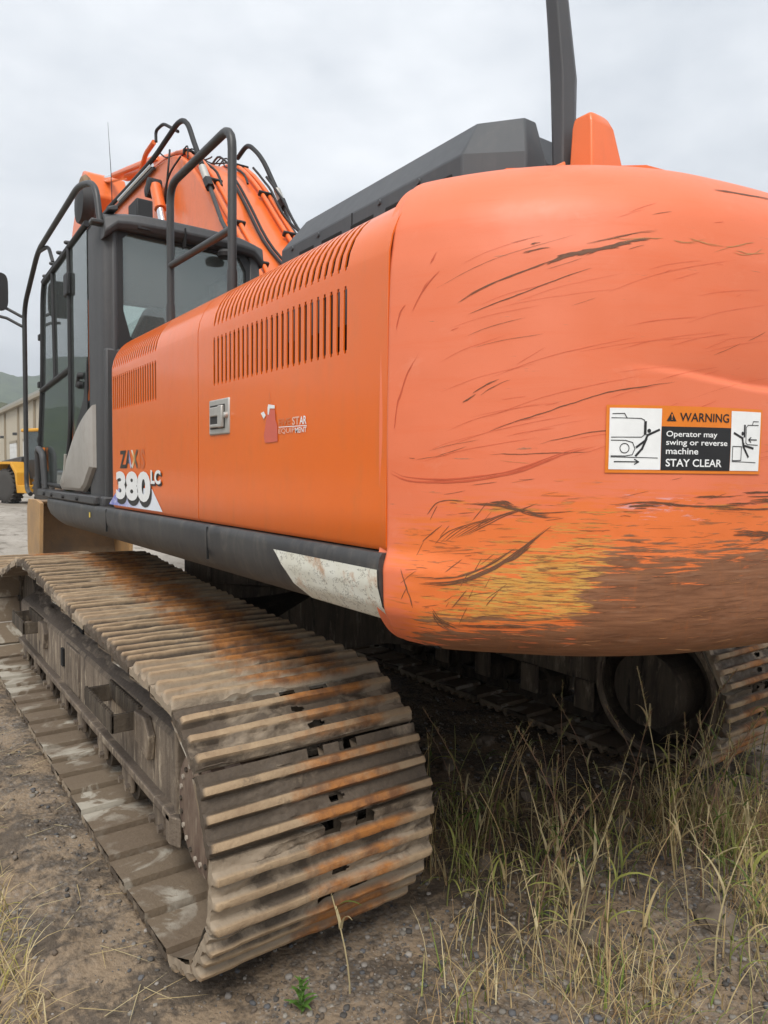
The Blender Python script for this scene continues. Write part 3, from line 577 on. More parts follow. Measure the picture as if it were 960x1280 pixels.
mb.build('pictogram', 'ink', ST)

# ---- side doors with louvre slots
def prof_x(l):      # arc length above z=1.323 -> (x, z)
    zf, r, ang = 1.985, .192, R(87); l1 = zf - 1.323; l2 = r * ang
    if l <= l1: return B, 1.323 + l
    if l <= l1 + l2: t = (l - l1) / r; return B + r * (1 - math.cos(t)), zf + r * math.sin(t)
    e = l - l1 - l2; return B + r * (1 - math.cos(ang)) + math.sin(ang) * e, zf + r * math.sin(ang) + math.cos(ang) * e
def side_door(name, ya, yb, slots, label, round_front=0.0, w=.0155):
    pitch = .0334; ys = {ya, yb}; lows, ups = (.474, .638), (.676, .835)
    ls = sorted(set([0, .012, .1, .2, .3, .4, .474, .482, .63, .638, .65, .676, .684, .72, .76, .80, .827, .835, .86, .88, .90, 0.94, .98, 1.05, 1.10]))
    sl = []
    for s0, n in slots:
        for k in range(n): c = s0 - k * pitch; sl.append((c - w / 2, c + w / 2)); ys |= {c - w / 2, c + w / 2, c - w * .3, c + w * .3}
    ys |= set(np.linspace(ya, yb, 14)); yl = sorted(y for y in ys if ya <= y <= yb)
    ded = [yl[0]]
    for y in yl[1:]:
        if y - ded[-1] > .0012: ded.append(y)
    yl = ded; vs = []; fs = []; nl = len(ls)
    for y in yl:
        for l in ls:
            x, z = prof_x(l)
            if round_front and y > yb - round_front:      # front corner rolls inward
                t = (y - (yb - round_front)) / round_front; x += .035 * t * t; z -= .02 * t * t * (l > .6)
            if l == 0: x += .008
            vs.append((x, y, z))
    for i in range(len(yl) - 1):
        yc = (yl[i] + yl[i + 1]) / 2; ins = next(((a, b) for a, b in sl if a < yc < b), None)
        for j in range(nl - 1):
            lc = (ls[j] + ls[j + 1]) / 2
            if ins:
                edge = (yc - ins[0] < w * .19) or (ins[1] - yc < w * .19)
                hole = False
                for lo, hi in (lows, ups):
                    if lo < lc < hi and not (edge and (lc < lo + .008 or lc > hi - .008)): hole = True
                if hole: continue
            fs.append((i * nl + j, (i + 1) * nl + j, (i + 1) * nl + j + 1, i * nl + j + 1))
    m_ = MB(); m_.add(vs, fs); me = bpy.data.meshes.new(name); me.from_pydata(m_.v, [], m_.f)
    bm_ = bmesh.new(); bm_.from_mesh(me); bmesh.ops.recalc_face_normals(bm_, faces=bm_.faces)
    if bm_.faces[:][0].normal.x > 0: bmesh.ops.reverse_faces(bm_, faces=bm_.faces)
    bmesh.ops.solidify(bm_, geom=bm_.faces[:], thickness=.004); bm_.to_mesh(me); bm_.free()
    me.materials.append(M['orange']); me.shade_smooth(); me.set_sharp_from_angle(angle=R(40))
    return link(bpy.data.objects.new(name, me), EX, label=label)
D1 = side_door('side_door', -1.812, -.575, [(-.700, 20)], 'front orange side door with model number and small louvre block', .10, .0200)
D2 = side_door('side_door', -2.981, -1.818, [(-1.965, 26)], 'rear orange side door with latch and long louvre block')
# dark engine bay behind the louvres
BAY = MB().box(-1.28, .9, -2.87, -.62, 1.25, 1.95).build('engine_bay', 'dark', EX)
mb = MB()
for k in range(14): mb.box(-1.36, -1.352, -2.85 + k * .16, -2.77 + k * .16, 1.6, 2.05)
mb.build('radiator_grille', 'core', EX)
mb = MB().prism([(.40, .905 + 1.25), (-.05, 2.16), (-.05, 2.0), (.4, 2.0)], 'y', -2.9, -.6)
mb = MB(); mb.box(-1.05, .95, -2.9, -.62, 2.0, 2.235); mb.build('engine_cover', 'hood', EX)

pm = lambda off: (lambda u, v: (B - off, -u, v))          # decal space on the flat of the doors (u = -y)
mb = MB(); add_poly(mb, [(.600, 1.337), (.80, 1.432), (1.285, 1.428), (1.42, 1.337)], pm(.0016)); mb.build('blue_wave_decal', 'wave', D1)
mb = MB(); v2 = pm(.003); add_text(mb, '380', .757, 1.285, 1.345, 1.478, v2, .050); mb.build('number_shadow', 'ink', D1)
mb = MB(); add_text(mb, '380', .742, 1.272, 1.368, 1.502, pm(.0045), .052); mb.build('model_number', 'stickerwhite', D1, label='bold white 380 with a black drop shadow')
mb = MB(); add_text(mb, 'LC', 1.280, 1.415, 1.441, 1.500, v2, .045); mb.build('suffix_shadow', 'ink', D1)
mb = MB(); add_text(mb, 'LC', 1.275, 1.405, 1.449, 1.508, pm(.0045), .045); mb.build('model_suffix', 'stickerwhite', D1)
mb = MB(); add_text(mb, 'ZAXIS', .800, 1.190, 1.515, 1.600, pm(.0016), .035); mb.build('model_name', 'zaxis', D1, label='half peeled dark ZAXIS lettering')
# dealer sticker, mostly worn away
sp = []
for k in range(10):
    r_ = (.085 if k == 0 else .055) if k % 2 == 0 else .024; a = R(90 + 36 * k); sp.append((2.388 - r_ * math.cos(a) * .9, 1.652 + r_ * math.sin(a)))
mb = MB(); add_line(mb, sp, .0012, pm(.0016), True); mb.build('star_outline', 'fadedline', D2)
mb = MB(); add_poly(mb, [(2.372, 1.672), (2.378, 1.690), (2.425, 1.684), (2.428, 1.655), (2.440, 1.640), (2.442, 1.592), (2.36, 1.590), (2.352, 1.612), (2.362, 1.640)], pm(.0022)); mb.build('red_patch', 'fadedred', D2)
mb = MB(); add_poly(mb, [(2.378, 1.694), (2.382, 1.703), (2.424, 1.697), (2.424, 1.688), (2.392, 1.690), (2.386, 1.672), (2.379, 1.673)], pm(.0026)); add_poly(mb, [(2.332, 1.680), (2.352, 1.684), (2.366, 1.672), (2.352, 1.662)], pm(.0026))
add_text(mb, 'AR', 2.573, 2.611, 1.634, 1.6565, pm(.0022), .02); add_text(mb, 'MENT', 2.548, 2.612, 1.612, 1.6265, pm(.0022), .01)
add_line(mb, [(2.45, 1.6325), (2.612, 1.6295)], .0022, pm(.0022)); mb.build('dealer_lettering', 'stickerwhite', D2)
mb = MB(); add_text(mb, 'ST', 2.530, 2.571, 1.6345, 1.657, pm(.0022), .02); add_text(mb, 'EQUIP', 2.448, 2.545, 1.6115, 1.628, pm(.0022), .005); mb.build('worn_lettering', 'fadedwhite', D2)
mb = MB(); add_text(mb, 'FIVE', 2.448, 2.520, 1.6355, 1.656, pm(.0022), .01); mb.build('ghost_lettering', 'fadedline', D2)
# latch
mb = MB(); mb.box(B - .006, B + .012, -2.098, -1.930, 1.628, 1.748); LT = mb.build('latch', 'silver', D2, bevel=.005)
MB().box(B - .0085, B - .005, -2.068, -1.948, 1.648, 1.728).build('latch_recess', 'core', LT)
mb = MB(); mb.box(B - .018, B - .006, -2.066, -2.03, 1.650, 1.724); mb.box(B - .013, B - .006, -2.028, -1.952, 1.690, 1.722); mb.box(B - .014, B - .006, -2.028, -1.952, 1.652, 1.664); mb.build('latch_handle', 'silver', LT, bevel=.004)
mb = MB(); mb.lathe((B - .006, -2.085, 1.690), 'x', [(-.012, .006), (-.008, .010), (0, .011)], 14); mb.build('key_cylinder', 'silver', LT)

# ---- lower skirt
SK = [(-.035, 1.319), (.012, 1.319), (.020, 1.309), (.023, 1.29), (.021, 1.245), (.006, 1.195), (-.028, 1.158), (-.085, 1.140), (-.16, 1.136), (-.16, 1.2)]
def skirt_ring(y):
    k = 1.0 if y < .45 else .16 + .84 * math.sqrt(max(0, 1 - ((y - .45) / .67) ** 2)); inn = 0 if y < .8 else .06 * ((y - .8) / .31) ** 2
    return [(B - ox + inn, y, 1.319 - (1.319 - z) * k) for ox, z in SK]
ysk = list(np.linspace(-2.984, .45, 30)) + list(np.linspace(.5, 1.115, 16))
mb = MB(); mb.loft([skirt_ring(y) for y in ysk]); SKO = mb.build('skirt', 'skirt', EX, smooth=32, label='dark grey lower skirt with scuffed white rear corner')
def skp(y, t, off):   # point on the skirt: t in 0..1 from below the top edge to the underside
    seg = np.array(SK[2:9]); L = np.r_[0, np.cumsum(np.linalg.norm(np.diff(seg, axis=0), axis=1))]
    ox = np.interp(t * L[-1], L, seg[:, 0]); z = np.interp(t * L[-1], L, seg[:, 1]); e = 1e-3
    o2 = np.interp(min(t + e, 1) * L[-1], L, seg[:, 0]) - ox; z2 = np.interp(min(t + e, 1) * L[-1], L, seg[:, 1]) - z
    n = np.array([-z2, o2]); n = n / (np.linalg.norm(n) + 1e-12); return (B - ox - n[0] * off, y, z + n[1] * off)
mb = MB(); ts = np.linspace(.09, .97, 22); rows = []
for t in ts:
    yf = -2.462 - .235 * ((t - .09) / .88) ** .85 - (.03 if t > .9 else 0); rows.append([skp(y, t, .003) for y in np.linspace(yf, -2.982, 16)])
mb.add([p for r_ in rows for p in r_], [(i * 16 + k, i * 16 + k + 1, (i + 1) * 16 + k + 1, (i + 1) * 16 + k) for i in range(21) for k in range(15)]); mb.build('white_corner_paint', 'whitepatch', SKO, label='scuffed white painted patch at the rear end of the skirt')
mb = MB(); add_rect(mb, .292, .318, 1.254, 1.281, lambda u, v: (B - .0265, -u, v), 1); mb.build('yellow_tag', 'stickeryellow', SKO)
for y in (-1.95, -.62):
    MB().box(B - .0236, B - .015, y - .0012, y + .0012, 1.20, 1.312).build('skirt_joint', 'dark', SKO)
# revolving frame under the body
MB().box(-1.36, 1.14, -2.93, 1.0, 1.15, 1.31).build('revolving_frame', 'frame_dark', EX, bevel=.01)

# ---- engine hood
mb = MB()
zl, zm, zt = 2.2, 2.458, 2.582
def hood_ring(ins, z, xr): return [(-1.0 + ins, -1.50 - ins * .8, z), (-1.0 + ins, -2.66 + ins * .3, z), (-.86 + ins * .4, -2.79 + ins * .5, z), (xr, -2.79 + ins * .5, z), (xr, -1.50 - ins * .8, z)]
mb.loft([hood_ring(0, zl, -.775), hood_ring(0, zm, -.775), hood_ring(.085, zt, -.775)]); HD = mb.build('engine_hood', 'hood', EX, bevel=.006, smooth=20)
mb = MB(); mb.loft([[(-.755, -2.77, zl), (-.755, -1.5, zl), (.70, -1.5, zl), (.70, -2.77, zl)], [(-.755, -2.77, zm), (-.755, -1.5, zm), (.70, -1.5, zm), (.70, -2.77, zm)], [(-.755, -2.72, zt - .02), (-.755, -1.57, zt - .02), (.62, -1.57, zt - .02), (.62, -2.72, zt - .02)]])
mb.build('engine_hood', 'hood', EX, bevel=.006, smooth=20)
for ya, yb in ((-1.66, -1.78), (-1.84, -1.99), (-2.05, -2.20), (-2.27, -2.42), (-2.49, -2.62)):
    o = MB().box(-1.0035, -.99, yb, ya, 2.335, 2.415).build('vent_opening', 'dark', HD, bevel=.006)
for y in (-1.60, -1.815, -2.235, -2.455): MB().lathe((-1.0, y, 2.443), 'x', [(-.006, .009), (0, .011)], 10).build('hood_bolt', 'hood', HD)
MB().box(-1.0018, -.995, -2.062, -2.058, 2.22, 2.457).build('hood_seam', 'dark', HD)
# exhaust stack and lifting lugs on the counterweight
mb = MB(); w_ = [(-.045, -.03), (.0, -.045), (.042, -.02), (.042, .03), (-.02, .045), (-.045, .02)]
st = [(2.05, -.772, .66, 0), (2.35, -.773, .68, 0), (2.50, -.776, .78, 0), (2.66, -.782, .86, .0), (2.80, -.805, .76, 0), (2.95, -.832, .68, 0), (3.3, -.89, .64, 0)]
mb.loft([[(cx + a * k, -2.86 + b * k, z) for a, b in w_] for z, cx, k, _ in st]); mb.build('exhaust_stack', 'hood', EX, bevel=.004, smooth=20)
for xa, ya, sc_ in ((-.750, -2.96, 1.0), (.51, -2.96, 1.0)):
    mb = MB(); ring = lambda hw, hd, z, sh=0: [(xa - hw + sh, ya - hd, z), (xa + hw + sh, ya - hd, z), (xa + hw + sh, ya + hd, z), (xa - hw + sh, ya + hd, z)]
    mb.loft([ring(.098, .05, 2.2, .015), ring(.080, .042, 2.33, .006), ring(.050, .034, 2.480, -.022), ring(.038, .028, 2.505, -.032), ring(.018, .02, 2.512, -.034)]); mb.build('lifting_lug', 'orange_old', EX, bevel=.012, smooth=40)
mb = MB(); mb.loft([[(-.885, -2.93, 2.2), (-.84, -2.93, 2.2), (-.84, -2.88, 2.2), (-.885, -2.88, 2.2)], [(-.862, -2.93, 2.37), (-.845, -2.93, 2.39), (-.845, -2.88, 2.39), (-.862, -2.88, 2.37)]]); mb.build('stack_bracket', 'orange_old', EX, bevel=.008)

# ---- guard rail on the side deck
def bent(pts, rad=.07, n=5):          # polyline with rounded corners
    P = [Vector(p) for p in pts]; out = [P[0]]
    for i in range(1, len(P) - 1):
        a = (P[i - 1] - P[i]); b = (P[i + 1] - P[i]); r_ = min(rad, a.length * .45, b.length * .45); p0 = P[i] + a.normalized() * r_; p1 = P[i] + b.normalized() * r_
        for k in range(n + 1):
            t = k / n; out.append(p0 * (1 - t) ** 2 + P[i] * 2 * t * (1 - t) + p1 * t * t)
    return out + [P[-1]]
mb = MB(); mb.tube(bent([(-1.30, -.958, 2.10), (-1.30, -.962, 2.835), (-1.30, -1.670, 2.835), (-1.30, -1.668, 2.10)], .09), .0175, 12); GR = mb.build('guard_rail', 'tubegrey', EX, smooth=60)
MB().tube([(-1.30, -.965, 2.465), (-1.30, -1.668, 2.445)], .0155, 12).build('mid_rail', 'tubegrey', GR, smooth=60)
for y in (-.960, -1.668): MB().cyl((-1.30, y, 2.10), (-1.30, y, 2.285), .0205, n=12).build('rail_socket', 'tubegrey', GR, smooth=60)

# ---- cab
CX0, CX1, CY0, CY1, CZ0, CZ1 = -1.490, -.575, -.46, 1.20, 1.31, 2.86
mb = MB()
mb.prism([(CX0, CY0 + .10), (CX0 + .02, CY0 + .04), (CX0 + .07, CY0), (CX0 + .10, CY0 + .02), (CX0 + .10, CY0 + .27), (CX0, CY0 + .27)], 'z', 1.36, 2.80)      # rear left pillar
mb.prism([(CX1, CY0 + .10), (CX1 - .03, CY0), (CX1 - .09, CY0 + .01), (CX1 - .09, CY0 + .14), (CX1, CY0 + .14)], 'z', 1.36, 2.78)                       # rear right pillar
mb.box(CX0 + .02, CX1 - .02, CY0 + .005, CY0 + .06, 1.31, 2.14); mb.box(CX0 + .0, CX1, CY0, CY1 - .05, 1.31, 1.37)
mb.box(CX1 - .06, CX1, CY1 - .20, CY1 - .12, 1.3, 2.75); mb.box(CX1 - .05, CX1 - .005, CY0 + .1, CY1 - .15, 1.31, 1.95)
CAB = mb.build('cab', 'grey', EX, bevel=.012, smooth=35, label='grey operator cab with windows paled by dust and painted sky sheen')
# roof: rear edge sags towards the corners, rounded
mb = MB(); rings = []
for t, zt_, in zip(np.linspace(0, 1, 15), range(15)):
    x = CX0 + .015 + (CX1 - CX0 - .03) * t; c = 1 - (2 * t - 1) ** 2; zr = 2.775 + .035 * min(1, c * 1.6); zb = 2.738 + .010 * min(1, c * 2) - .05 * max(0, 1 - c * 6)
    rings.append([(x, CY0 - .015 - .035 * c, zb), (x, CY0 - .03 - .045 * c, zb + .030), (x, CY0 - .015 - .04 * c, zr + .018), (x, CY0 + .04, zr + .045), (x, .35, zr + .07), (x, CY1 - .28, zr + .02), (x, CY1 - .15, zr - .06), (x, CY1 - .16, zr - .10), (x, CY0 + .05, zb)])
mb.loft(rings); ROOF = mb.build('cab_roof', 'grey', CAB, bevel=.008, smooth=30)
MB().prism([(CX0 + .04, 2.835), (CX0 + .09, 2.845), (CX0 + .09, 2.845 + .03), (CX0 + .04, 2.835 + .02)], 'y', CY0 + .0, CY0 + .2).build('roof_ridge', 'grey', CAB, bevel=.006)
MB().box(-1.315, -1.245, CY0 - .0525, CY0 - .03, 2.755, 2.778).build('roof_vent', 'black', CAB, bevel=.004)
MB().box(-1.075, -1.071, CY0 - .082, CY0 - .03, 2.70, 2.80).build('roof_joint', 'dark', CAB)
mb = MB(); mb.lathe((-.83, CY0 - .055, 2.715), 'z', [(-.025, .02), (-.02, .05), (0, .055), (.015, .045)], 16); mb.build('rear_lamp', 'black', CAB)
# rear window: black border and pane
mb = MB(); yw = CY0 + .012; o_ = [(CX0 + .095, 2.10), (CX1 - .085, 2.10), (CX1 - .085, 2.74), (CX0 + .095, 2.74)]; i_ = [(CX0 + .135, 2.14), (CX1 - .115, 2.14), (CX1 - .115, 2.64), (CX1 - .15, 2.705), (CX0 + .17, 2.705), (CX0 + .135, 2.65)]
ib = [(CX0 + .22, 2.12), (CX1 - .115, 2.12), (CX1 - .110, 2.66), (CX1 - .15, 2.728), (CX0 + .145, 2.742), (CX0 + .115, 2.71), (CX0 + .115, 2.34), (CX0 + .15, 2.21)]
ob = [(CX0 + .26, 2.06), (CX1 - .085, 2.06), (CX1 - .085, 2.70), (CX1 - .12, 2.765), (CX0 + .165, 2.775), (CX0 + .085, 2.74), (CX0 + .085, 2.34), (CX0 + .09, 2.10)]
n_ = len(ib)
for dy in (0,):
    vs = [(a, yw, b) for a, b in ob] + [(a, yw, b) for a, b in ib] + [(a, yw + .03, b) for a, b in ib]
    mb.add(vs, [(k, (k + 1) % n_, n_ + (k + 1) % n_, n_ + k) for k in range(n_)] + [(n_ + k, n_ + (k + 1) % n_, 2 * n_ + (k + 1) % n_, 2 * n_ + k) for k in range(n_)])
mb.build('rear_window_frame', 'black', CAB)
MB().prism(ob, 'y', yw + .018, yw + .023).build('rear_window', 'glass_rear', CAB)
# lining around the inside, far side and front windows
mb = MB(); mb.tube(bent([(-.63, -.3, 2.75), (-.63, CY1 - .25, 2.73), (-.63, CY1 - .12, 1.5)], .1), .03, 8); mb.tube(bent([(-1.42, -.2, 2.74), (-1.42, CY1 - .25, 2.72), (-1.42, CY1 - .02, 1.5)], .1), .028, 8); mb.tube([(-1.42, CY1 - .22, 2.72), (-.63, CY1 - .22, 2.72)], .03, 8); mb.tube([(-.63, .2, 1.9), (-.63, .2, 2.75)], .028, 8)
mb.build('inner_frame', 'black', CAB)
MB().add([(-1.43, CY1 - .10, 1.45), (-.62, CY1 - .10, 1.45), (-.62, CY1 - .24, 2.72), (-1.43, CY1 - .24, 2.72)], [(0, 1, 2, 3)]).build('front_window', 'glass', CAB, solid=.004)
MB().add([(-.60, CY0 + .12, 1.95), (-.60, CY1 - .18, 1.95), (-.60, CY1 - .22, 2.74), (-.60, CY0 + .12, 2.74)], [(0, 1, 2, 3)]).build('side_window', 'glass', CAB, solid=.004)
mb = MB(); mb.box(-1.32, -.80, -.12, .40, 1.37, 1.82); mb.loft([[(-1.28, -.16, 1.80), (-.84, -.16, 1.80), (-.84, .02, 1.80), (-1.28, .02, 1.80)], [(-1.26, -.26, 2.25), (-.86, -.26, 2.25), (-.86, -.12, 2.25), (-1.26, -.12, 2.25)], [(-1.20, -.30, 2.42), (-.92, -.30, 2.42), (-.92, -.2, 2.42), (-1.20, -.2, 2.42)]]); mb.build('seat', 'plastic', CAB, bevel=.03, seg=3)
mb = MB(); mb.box(-1.35, -1.22, .1, .55, 1.37, 1.95); mb.box(-.80, -.66, .1, .75, 1.37, 2.02); mb.build('console', 'black', CAB, bevel=.02)
MB().box(-1.40, -.62, -.30, CY1 - .30, 2.745, 2.76).build('headliner', 'cover', CAB)
# left side: door, fixed pane, storage cover
xd = CX0 - .008
def dp(pts, x): return [(x, a, b) for a, b in pts]
door = [(1.20, 1.42), (1.245, 1.55), (1.10, 2.10), (1.045, 2.62), (.99, 2.76), (.22, 2.80), (.22, 2.06), (.235, 1.80), (.33, 1.56), (.50, 1.40)]
mb = MB(); mb.tube(dp(spline(door[:5], 5) + door[5:7] + spline(door[6:], 5)[1:] + [door[0]], xd), .014, 8); DR = mb.build('cab_door', 'black', CAB, smooth=60)
MB().tube([(xd, 1.115, 2.055), (xd, .23, 2.105)], .016, 8).build('door_rail', 'black', DR, smooth=60)
MB().tube([(xd, .66, 2.08), (xd, .70, 2.765)], .012, 8).build('window_bar', 'black', DR, smooth=60)
MB().prism(door, 'x', xd + .004, xd + .009).build('door_glass', 'glass', DR)
mb = MB(); mb.box(xd - .02, xd + .005, .19, .29, 2.53, 2.66); mb.build('door_stop', 'black', DR, bevel=.008)
for z in (2.42, 2.10, 1.72): MB().box(xd - .015, xd + .01, 1.10 + (2.42 - z) * .14, 1.15 + (2.42 - z) * .14, z - .02, z + .02).build('door_hinge', 'black', DR, bevel=.004)
mb = MB(); mb.lathe((xd, -.08, 2.03), 'x', [(-.03, .012), (-.02, .019), (0, .021)], 12); mb.lathe((xd, -.07, 1.98), 'x', [(-.03, .012), (-.02, .022), (0, .022)], 12); mb.tube([(xd - .02, -.08, 2.03), (xd - .025, -.05, 1.97)], .009, 8); mb.build('door_catch', 'black', CAB)
qp = [(.205, 2.80), (-.19, 2.80), (-.19, 1.95), (-.10, 1.83), (.05, 1.76), (.20, 1.66), (.205, 2.05)]
MB().prism(qp, 'x', xd + .004, xd + .008).build('quarter_window', 'glass', CAB)
MB().prism([(-.19, 2.12), (-.185, 1.83), (.10, 1.71), (.06, 1.78), (-.10, 1.90)], 'x', xd - .002, xd + .003).build('quarter_trim', 'black', CAB)
cov = spline([(-.335, 1.855), (-.24, 1.83), (-.12, 1.79), (.05, 1.715), (.20, 1.62), (.36, 1.51), (.50, 1.405)], 4) + [(.46, 1.385), (-.10, 1.385), (-.19, 1.42), (-.335, 1.52)]
rings = []
for t, ox in ((0, .0), (.02, .02), (.10, .034), (.5, .045)):
    cy, cz = -.05, 1.58; rings.append([(xd - ox + .01, y + (cy - y) * t, z + (cz - z) * t) for y, z in cov])
mb = MB(); mb.loft(rings); CV = mb.build('storage_cover', 'cover', CAB, smooth=30, label='light grey storage cover low on the cab side')
mb = MB(); mb.tube([(xd - .028, .30, 1.43), (xd - .028, .25, 1.60)], .008, 8); mb.build('cover_hinge', 'silver', CV)
MB().box(xd - .022, CX0 + .02, -.39, 1.22, 1.322, 1.372).build('cab_sill', 'grey', CAB, bevel=.01)
for y in (-.02, .35, .70, .95): MB().lathe((xd - .022, y, 1.345), 'x', [(-.012, .010), (0, .012)], 10).build('sill_bolt', 'black', CAB)
mb = MB(); mb.tube(bent([(xd - .02, .92, 1.38), (xd - .03, .95, 1.62), (xd - .03, 1.12, 1.66), (xd - .02, 1.18, 1.38)], .05), .022, 10); mb.build('step_guard', 'grey', CAB, smooth=60)
MB().box(xd - .012, xd, 1.03, 1.075, 1.50, 1.66).build('door_marker', 'stickerorange', CAB)
mb = MB(); mb.box(-1.40, -1.33, .86, .93, 1.37, 1.55); mb.build('floor_lever', 'stickeryellow', CAB, bevel=.01)
for i, (y, z) in enumerate(((.95, 2.80), (.72, 2.83), (.50, 2.845), (.28, 2.85))): MB().lathe((CX0 - .002, y, z), 'x', [(-.02, .007), (-.010, .012), (.01, .013)], 10).build('rain_gutter_clip', 'tubegrey', CAB)
MB().tube([(CX0 - .004, 1.02, 2.775), (CX0 - .004, -.20, 2.83)], .017, 8).build('rain_gutter', 'black', CAB, smooth=60)
mb = MB(); mb.tube(bent([(-1.53, 1.42, 1.33), (-1.53, 1.58, 1.36), (-1.53, 1.555, 2.70), (-1.525, 1.02, 2.975), (-1.52, -.16, 3.04), (-1.495, -.40, 2.98), (-1.485, -.44, 2.77)], .12, 7), .0165, 10); HR = mb.build('cab_handrail', 'tubegrey', EX, smooth=60)
MB().tube(bent([(-1.525, 1.0, 2.965), (-1.50, .80, 2.96), (-1.49, .72, 2.84)], .05), .012, 8).build('handrail_stay', 'tubegrey', HR)
MB().box(-1.535, -1.47, -.47, -.41, 2.755, 2.78).build('handrail_foot', 'tubegrey', HR, bevel=.008)
def mirror(c, arm, label):
    mb = MB(); cx, cy, cz = c
    rings = [[(cx + .085 * sx * math.copysign(abs(math.cos(t)) ** .45, math.cos(t)), cy + dy, cz + .135 * sx * math.copysign(abs(math.sin(t)) ** .45, math.sin(t))) for t in np.linspace(0, 2 * math.pi, 24, endpoint=False)] for dy, sx in ((-.02, .92), (-.02, 1.0), (.02, 1.0), (.05, .8), (.06, .4))]
    mb.loft(rings); mi = mb.build('mirror', 'black', EX, smooth=50, label=label)
    MB().loft([[(cx + .078 * math.copysign(abs(math.cos(t)) ** .45, math.cos(t)), cy + .0605 + d, cz + .127 * math.copysign(abs(math.sin(t)) ** .45, math.sin(t))) for t in np.linspace(0, 2 * math.pi, 24, endpoint=False)] for d in (0, .002)]).build('mirror_glass', 'chrome', mi, smooth=30)
    mb = MB()
    for dz in (0, -.07): mb.tube([tuple(np.array(p) + (0, 0, dz)) for p in arm], .011, 8)
    mb.build('mirror_arm', 'tubegrey', mi, smooth=60)
    return mi
mirror((-1.715, 1.60, 2.80), [(-1.715, 1.62, 2.70), (-1.64, 1.60, 2.685), (-1.545, 1.56, 2.63)], 'black rear-view mirror on the handrail beside the cab door')
mirror((-.42, 1.66, 2.62), [(-.42, 1.68, 2.54), (-.50, 1.6, 2.52), (-.60, 1.16, 2.50)], 'black rear-view mirror on the boom side of the cab')
mb = MB(); mb.cyl((-1.30, .0, 2.82), (-1.305, .0, 2.93), .012, n=8); mb.tube([(-1.305, .0, 2.93), (-1.315, -.01, 3.2), (-1.335, -.03, 3.47)], [.003, .002, .0008], 6); mb.build('antenna', 'black', EX)

# ---- boom, arm, bucket
BX0, BX1 = -.42, .18
top = spline([(-.45, 2.15), (-.03, 2.70), (.62, 3.36), (1.02, 3.76), (1.40, 4.03), (1.85, 4.13), (2.5, 4.18), (3.4, 4.22), (4.6, 4.28), (5.25, 4.32)], 5)
bot = spline([(5.42, 4.20), (4.8, 3.98), (3.6, 3.72), (2.7, 3.40), (2.0, 2.85), (1.3, 2.2), (.5, 1.62), (.05, 1.55), (-.40, 1.75)], 4)
mb = MB(); mb.prism(top + bot, 'x', BX0, BX1); BM = mb.build('boom', 'orange_old', EX, bevel=.02, smooth=30, seg=3)
def tops(t):           # point along the boom back by arc parameter
    P = np.array(top); L = np.r_[0, np.cumsum(np.linalg.norm(np.diff(P, axis=0), axis=1))]; u = t * L[-1]
    return np.interp(u, L, P[:, 0]), np.interp(u, L, P[:, 1])
def back(x, t0, t1, off, n=14):
    out = []
    for t in np.linspace(t0, t1, n):
        y, z = tops(t); y2, z2 = tops(min(t + .01, 1)); y1, z1 = tops(max(t - .01, 0)); d = np.array([y2 - y1, z2 - z1]); d /= np.linalg.norm(d)
        out.append((x, y - d[1] * off, z + d[0] * off))
    return out
for x, off in ((BX0 + .05, .035), (BX0 + .11, .035), (BX1 - .06, .035), (BX1 - .12, .035)):
    MB().tube(back(x, .04, .62, off, 26), .018, 8).build('boom_pipe', 'orange_old', BM, smooth=60)
for t in (.14, .22, .31, .40):
    for x in (BX0 + .08, BX1 - .09):
        y, z = tops(t); y2, z2 = tops(t + .01); a = math.atan2(z2 - z, y2 - y)
        mb = MB(); mb.obox((x, y - math.sin(a) * .04, z + math.cos(a) * .04), (.13, .022, .045), Matrix.Rotation(a, 3, 'X')); mb.build('pipe_clamp', 'black', BM, bevel=.006)
# big hoses looping over the shoulder of the boom
hl = spline([(-.45, 3.4, 4.19), (-.45, 2.6, 4.18), (-.46, 1.92, 4.17), (-.46, 1.55, 4.205), (-.46, 1.28, 4.225), (-.46, 1.10, 4.15), (-.46, .95, 3.95), (-.46, .80, 3.74)], 6)
H1 = MB().tube(hl, .020, 10).build('hydraulic_hose', 'black', BM, smooth=60)
MB().cyl((-.46, .79, 3.72), (-.46, .66, 3.55), .028, n=12).build('hose_fitting', 'silver', H1, smooth=40); MB().cyl((-.46, .70, 3.60), (-.46, .645, 3.53), .036, n=6).build('hose_nut', 'black', H1)
MB().tube([(-.46, .66, 3.55), (-.46, .44, 3.24), (-.46, -.1, 2.7)], .015, 8).build('steel_line', 'tubegrey', H1, smooth=60)
hr = spline([(.24, 1.75, 4.30), (.24, 1.55, 4.33), (.24, 1.38, 4.23), (.24, 1.22, 4.08), (.24, 1.07, 3.89), (.24, .97, 3.76)], 6)
H2 = MB().tube(hr, .020, 10).build('hydraulic_hose', 'black', BM, smooth=60)
MB().cyl((.24, .98, 3.78), (.24, .88, 3.64), .028, n=12).build('hose_fitting', 'silver', H2, smooth=40); MB().cyl((.24, .90, 3.67), (.24, .85, 3.60), .036, n=6).build('hose_nut', 'black', H2)
MB().tube([(.24, .88, 3.64), (.24, .72, 3.40), (.24, .1, 2.78)], .015, 8).build('steel_line', 'tubegrey', H2, smooth=60)
for x, t0, t1, off, r_ in ((-.16, .10, .335, .025, .012), (-.13, .10, .335, .035, .010), (.20, .15, .36, .06, .011), (.13, .18, .38, .07, .010), (-.30, .30, .50, .05, .010), (-.05, .32, .48, .06, .009)):
    MB().tube([(p[0] + .02 * math.sin(9 * i / 14), p[1], p[2] + .015 * math.sin(13 * i / 14)) for i, p in enumerate(back(x, t0, t1, off, 15))], r_, 8).build('boom_hose', 'black', BM, smooth=60)
